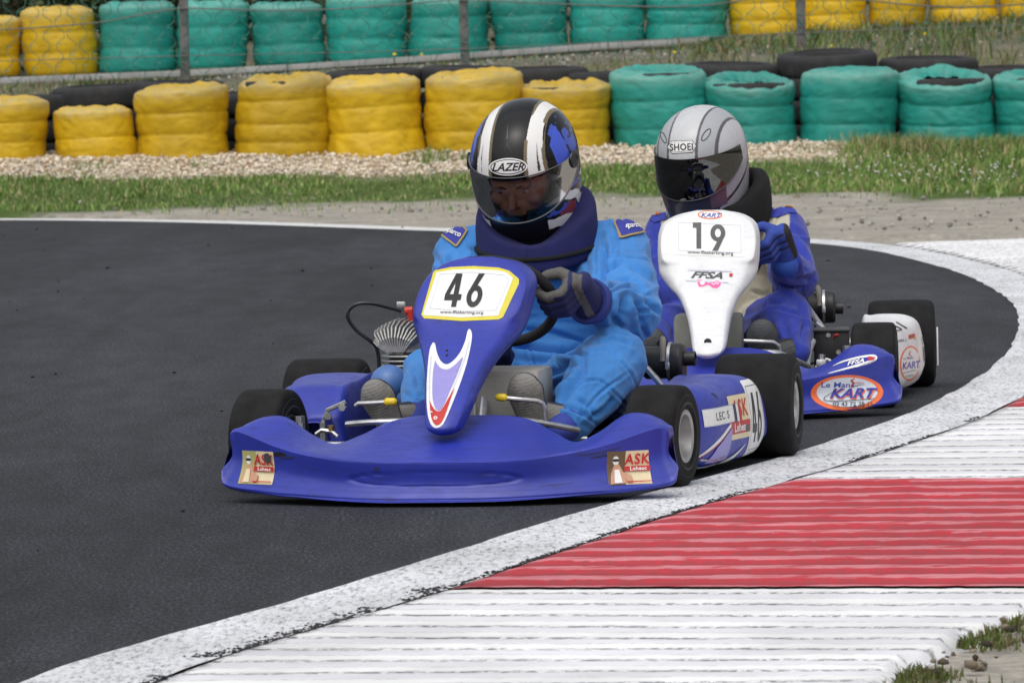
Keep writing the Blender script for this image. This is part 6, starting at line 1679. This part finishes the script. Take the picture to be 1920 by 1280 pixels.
decal_on('sticker', b2, bv2, KM[2], [(oval(1336, 712, 38, 9, -.03), K_ORG), (oval(1336, 714, 30, 7, -.03), K_WHITE)], seg=6)
wheel(k2, (-.5, 0, .127), .127, .135, .060, math.radians(-2), -1); wheel(k2, (.5, 0, .127), .127, .135, .060, math.radians(-2), 1)
wheel(k2, (-.582, 1.05, .137), .137, .212, .060, 0, -1); wheel(k2, (.582, 1.05, .137), .137, .212, .060, 0, 1)
sp = sidepod(k2, 1, P_WHITE, .45, .555, .665, .17, .86, .238); sidepod(k2, -1, P_WHITE, .41, .555, .64, .17, .86, .238); sv2 = bvh_of(sp)
decal_on('side_number', sp, sv2, KM[2], [(poly2d([(1719, 618), (1738, 612), (1740, 700), (1722, 712)]), K_WHITE), (line2d([(1727, 618), (1730, 640), (1733, 690)], [3, 4, 2]), K_BLACK), (line2d([(1735, 616), (1737, 650), (1738, 690)], [2, 3, 2]), K_BLACK), (line2d([(1721, 616), (1739, 609)], 1), K_GREY)], seg=5)
decal_on('logo_sticker', sp, sv2, KM[2], [(oval(1706, 681, 19, 33, .08), K_ORG), (oval(1706, 681, 16.5, 29.5, .08), K_WHITE), (pxt('KART', 1708, 684, 13, .03, .3, .75, -.12), K_BLUE), (pxt('Le Mans', 1702, 671, 5, .01, 0, .8, -.15), K_BLUE), (line2d([(1707, 658), (1704, 664), (1709, 668)], [1, 2, 1]), K_RED), (line2d([(1692, 699), (1716, 693)], 1), K_BLACK), (pxt('02 43 72', 1704, 704, 3.5, 0, 0, .9, -.12), K_GREY)], seg=4)
decal_on('sticker', sp, sv2, KM[2], [(pxt('RAIN. J', 1690, 639, 7, .01, 0, .8, -.15), K_GREY), (poly2d([(1703, 628), (1715, 625), (1715, 632), (1704, 636)]), K_RED), (poly2d([(1712, 632), (1718, 631), (1716, 638)]), K_YEL), (line2d([(1668, 607), (1690, 618), (1672, 620)], 2), K_BLACK), (line2d([(1680, 604), (1700, 616)], 2), K_BLACK)], seg=4)
common(k2, 2)
mb = MB(); mb.box((.694, .96, .13), (.005, .02, .12), bev=.002); mb.build('end_plate', P_WHITE, k2)
silencer(2, k2, 1512, 1540, 1567, 1581, 576, 577, .88)
mb = MB(); mb.tube([tuple(KL(2, 1510, 570, .72)), tuple(KL(2, 1551, 628, .60))], .009, 8, smooth=False); mb.tube([tuple(KL(2, 1530, 608, .6)), tuple(KL(2, 1545, 622, .58)), tuple(KL(2, 1540, 640, .5))], .011, 8); mb.build('seat_stay', R_STEEL, k2)
mb = MB(); a, b_ = KL(2, 1527, 702, .35), KL(2, 1592, 617, .35); mb.box((a + b_) / 2 + Vector((0, .09, 0)), (b_.x - a.x, .18, b_.z - a.z), bev=.006); o = mb.build('battery_box', R_BPL, k2)
mb = MB(); mb.box(((a.x + b_.x) / 2, .345, b_.z - .004), (b_.x - a.x + .006, .012, .006), bev=.001); mb.build('box_lid', R_DARK, o)
mb = MB(); mb.tube([KL(2, 1563, 634, .345), KL(2, 1566, 628, .335), KL(2, 1572, 627, .34)], .003, 6); mb.build('red_wire', R_REDR, o)
mb = MB()
for (u, v) in ((1553, 628), (1572, 660), (1540, 672)): mb.lathe([(0, 0), (0, .008), (-.006, .007), (-.006, 0)], c=tuple(KL(2, u, v, .35)), axis='Y', n=12)
mb.build('box_bolt', R_STEEL, o)
tank(2, k2, 1264, 1391, 590, 672, .0, .2, simple('tank_grey', (.27, .27, .24), .5), None)
pedal(k2, [KL(2, 1395, 639, -.17), KL(2, 1425, 640, -.175), KL(2, 1450, 641, -.17), KL(2, 1460, 648, -.165), KL(2, 1464, 664, -.155)], .0062)
mb = MB(); mb.tube([KL(2, 1395, 662, -.22), KL(2, 1450, 662, -.22), KL(2, 1472, 668, -.18), KL(2, 1516, 688, -.08)], .0105, 8); mb.build('pedal_rail', R_STEEL, k2)
mb = MB(); mb.tube([KL(2, 1512, 690, .02), KL(2, 1516, 660, .1), KL(2, 1524, 640, .2)], .010, 8); mb.tube([KL(2, 1530, 690, -.02), KL(2, 1541, 676, .0), KL(2, 1555, 676, .0), KL(2, 1562, 688, -.02)], .006, 8); mb.box(KL(2, 1540, 684, -.02), (.03, .03, .035), bev=.005); mb.build('steering_stay', R_STEEL, k2)
mb = MB(); mb.lathe([(0, 0), (0, .010), (.022, .010), (.022, 0)], c=tuple(KL(2, 1541, 678, -.02)), axis='Z', n=6); mb.build('bolt', R_STEEL, k2)

d2 = person(2, 'driver in royal blue and cream suit and silver helmet, in the following kart')
J = lambda u, v, y: KL(2, u, v, y)
mb = MB()
mb.sphere((.04, .84, .18), (.16, .15, .12), 16); mb.sphere((.04, .76, .31), (.145, .12, .16), 18); mb.sphere((.04, .77, .44), (.175, .125, .12), 18)
sR, sL = J(1466, 433, .75), J(1251, 440, .75)
mb.capsule(sR, .074, sL, .074); mb.capsule((.0, .74, .55), .075, (.08, .74, .55), .075); mb.capsule((.04, .74, .52), .06, (.0, .70, .63), .055)
eR = J(1488, 522, .46); wR = J(1474, 494, .22)
mb.capsule(sR, .078, eR, .072); mb.capsule(eR, .072, wR, .048)
eL = Vector((-.12, .54, .34)); wL = Vector((-.03, .41, .32))
mb.capsule(sL, .072, eL, .06); mb.capsule(eL, .06, wL, .042)
kR = J(1473, 590, .30); aR = J(1494, 662, .02); m2 = J(1478, 628, .17)
mb.capsule((.13, .80, .18), .10, kR, .080); mb.capsule(kR, .080, m2, .070); mb.capsule(m2, .070, aR, .038)
kL_ = J(1252, 612, .30); aL = J(1248, 668, .02)
mb.capsule((-.05, .80, .18), .10, kL_, .074); mb.capsule(kL_, .072, aL, .045)
def c2(V, Nn):
    n = len(V); c = np.tile([.030, .048, .34], (n, 1)).astype(float); q = np.abs(V[:, 0] - .04) + .012 * fbm(V * 8, 2, 4)
    ch = (q < .178 + .022 * sstep(.47, .53, V[:, 2])) & (V[:, 1] > .56) & (V[:, 2] > .24)
    c[ch] = [.52, .49, .40]
    
    return c
suit2 = organic('racing_suit', mb, C_ROY, d2, voxel=.0056, smooth=8, colf=c2, fn=lambda V, Nn: sculpt(folds(V, Nn, .9, [(eR, .1, 7), (kR, .1, 5), (sR, .1, 6)]), Nn, KM[2], ST2))
neck_brace(d2, .03, .70, .155, .145, lambda f, x: .59 + .115 * f ** .8 + .03 * x * x, lambda f, x: .53 + .03 * f, .05, C_BLACK)
C2 = Vector((.012, .17, .455))
def g2(a, b_, c, V):
    col = np.tile([.025, .055, .30], (len(a), 1)).astype(float)
    for t in (.024, 0, -.023): col[(np.abs(b_ - t) < .0032) & (c > .0)] = [.008, .008, .01]
    col[(a > .090) & (a < .108)] = [.012, .012, .014]; return col
hand(d2, C2, .150, math.radians(16), 1, wR, g2); hand(d2, C2, .145, math.radians(-100), -1, wL, g2)
mb = MB(); ax = (wR - eR).normalized(); mb.capsule(wR - ax * .01, .050, wR + ax * .012, .046); mb.build('cuff', simple('cuff_blue', (.03, .09, .42), .8), d2)
def b2c(V, Nn):
    c = np.tile([.012, .012, .014], (len(V), 1)).astype(float); c[Nn[:, 1] < -.35] = [.055, .058, .062]; return c
boot(d2, J(1433, 690, -.10), J(1429, 624, -.13), .046, b2c, aR + Vector((-.03, 0, 0)), 'boot'); boot(d2, J(1222, 690, -.10), J(1224, 640, -.11), .044, b2c, aL)
H2 = Matrix.Translation((-.026, .65, .752)) @ Matrix.Rotation(math.radians(-21), 4, 'Z') @ Matrix.Rotation(math.radians(17), 4, 'X')
h2 = helmet(d2, H2, paint2, port_f(1.22, zh1, zl1), (1.50, lambda u: .036 - .002 * u ** 2, lambda u: -.094 + .088 * np.abs(u) ** 2.4, V_MIRR, .0045), M_GLOSS)
tag(h2, 'silver helmet with dark pinstripes and mirrored visor')
face(d2, H2 @ Matrix.Translation((0, -.028, -.020)))
W2 = KM[2] @ H2; v2 = [c for c in h2.children if c.name.startswith('visor')][0]; bh2 = bvh_of(h2, v2)
hexp = lambda k: poly2d([(1251 + k, 276), (1259 + k * .6, 264.5 + k), (1298 - k * .6, 263 + k), (1306 - k, 274), (1299 - k * .6, 286.5 - k), (1260 + k * .6, 289 - k)])
decal_on('brand_print', h2, bh2, W2, [(hexp(0), K_BLACK), (hexp(1.2), K_WHITE), (hexp(3.2), K_GREY), (hexp(3.8), K_WHITE), (pxt('SHOEI', 1278, 276, 13, .025, 0, .86, -.04, 1.08), K_BLACK)], seg=4)
bho = bvh_of(h2)
def ring_on(u, v, a, b_, rot, r=.0016):
    Wi = W2.inverted(); O = Wi @ Vector((0, 0, CAMH)); P = []
    for x, y in shift(ellipse2d(a, b_, n=28), u, v, rot)[0]:
        h = bho.ray_cast(O, (Wi.to_3x3() @ ray(x, y)).normalized())
        if h[0]: P.append(tuple(h[0]))
    if len(P) > 6:
        mb = MB(); mb.tube(P + [P[0]], r, 6, smooth=False, caps=False); mb.build('vent', R_DARK, h2)
ring_on(1324, 253, 13, 5, -.95); ring_on(1244, 258, 11, 4, 1.15)
bs2 = bvh_of(suit2); K_EPB = simple('epaulette_blue', (.035, .05, .36), .8)
for P, q in (([(1444, 408), (1448, 385), (1470, 377), (1500, 388), (1508, 402), (1480, 400), (1458, 409)], (1477, 384, .12)), ([(1209, 405), (1222, 391), (1248, 391), (1250, 412), (1228, 418)], (1227, 399, -.1))):
    decal_on('epaulette', suit2, bs2, KM[2], [(poly2d(P), K_EPB), (shift(rect2d(24, 14), *q), K_BROWN), (shift(rect2d(21, 11), *q), K_ORG), (pxt('OMP', q[0], q[1], 9, .03, 0, 1.3, q[2]), K_BLACK), (shift(ellipse2d(3.2, 3.2), q[0], q[1]), K_RED)], seg=5, off=.005, step=.0018)
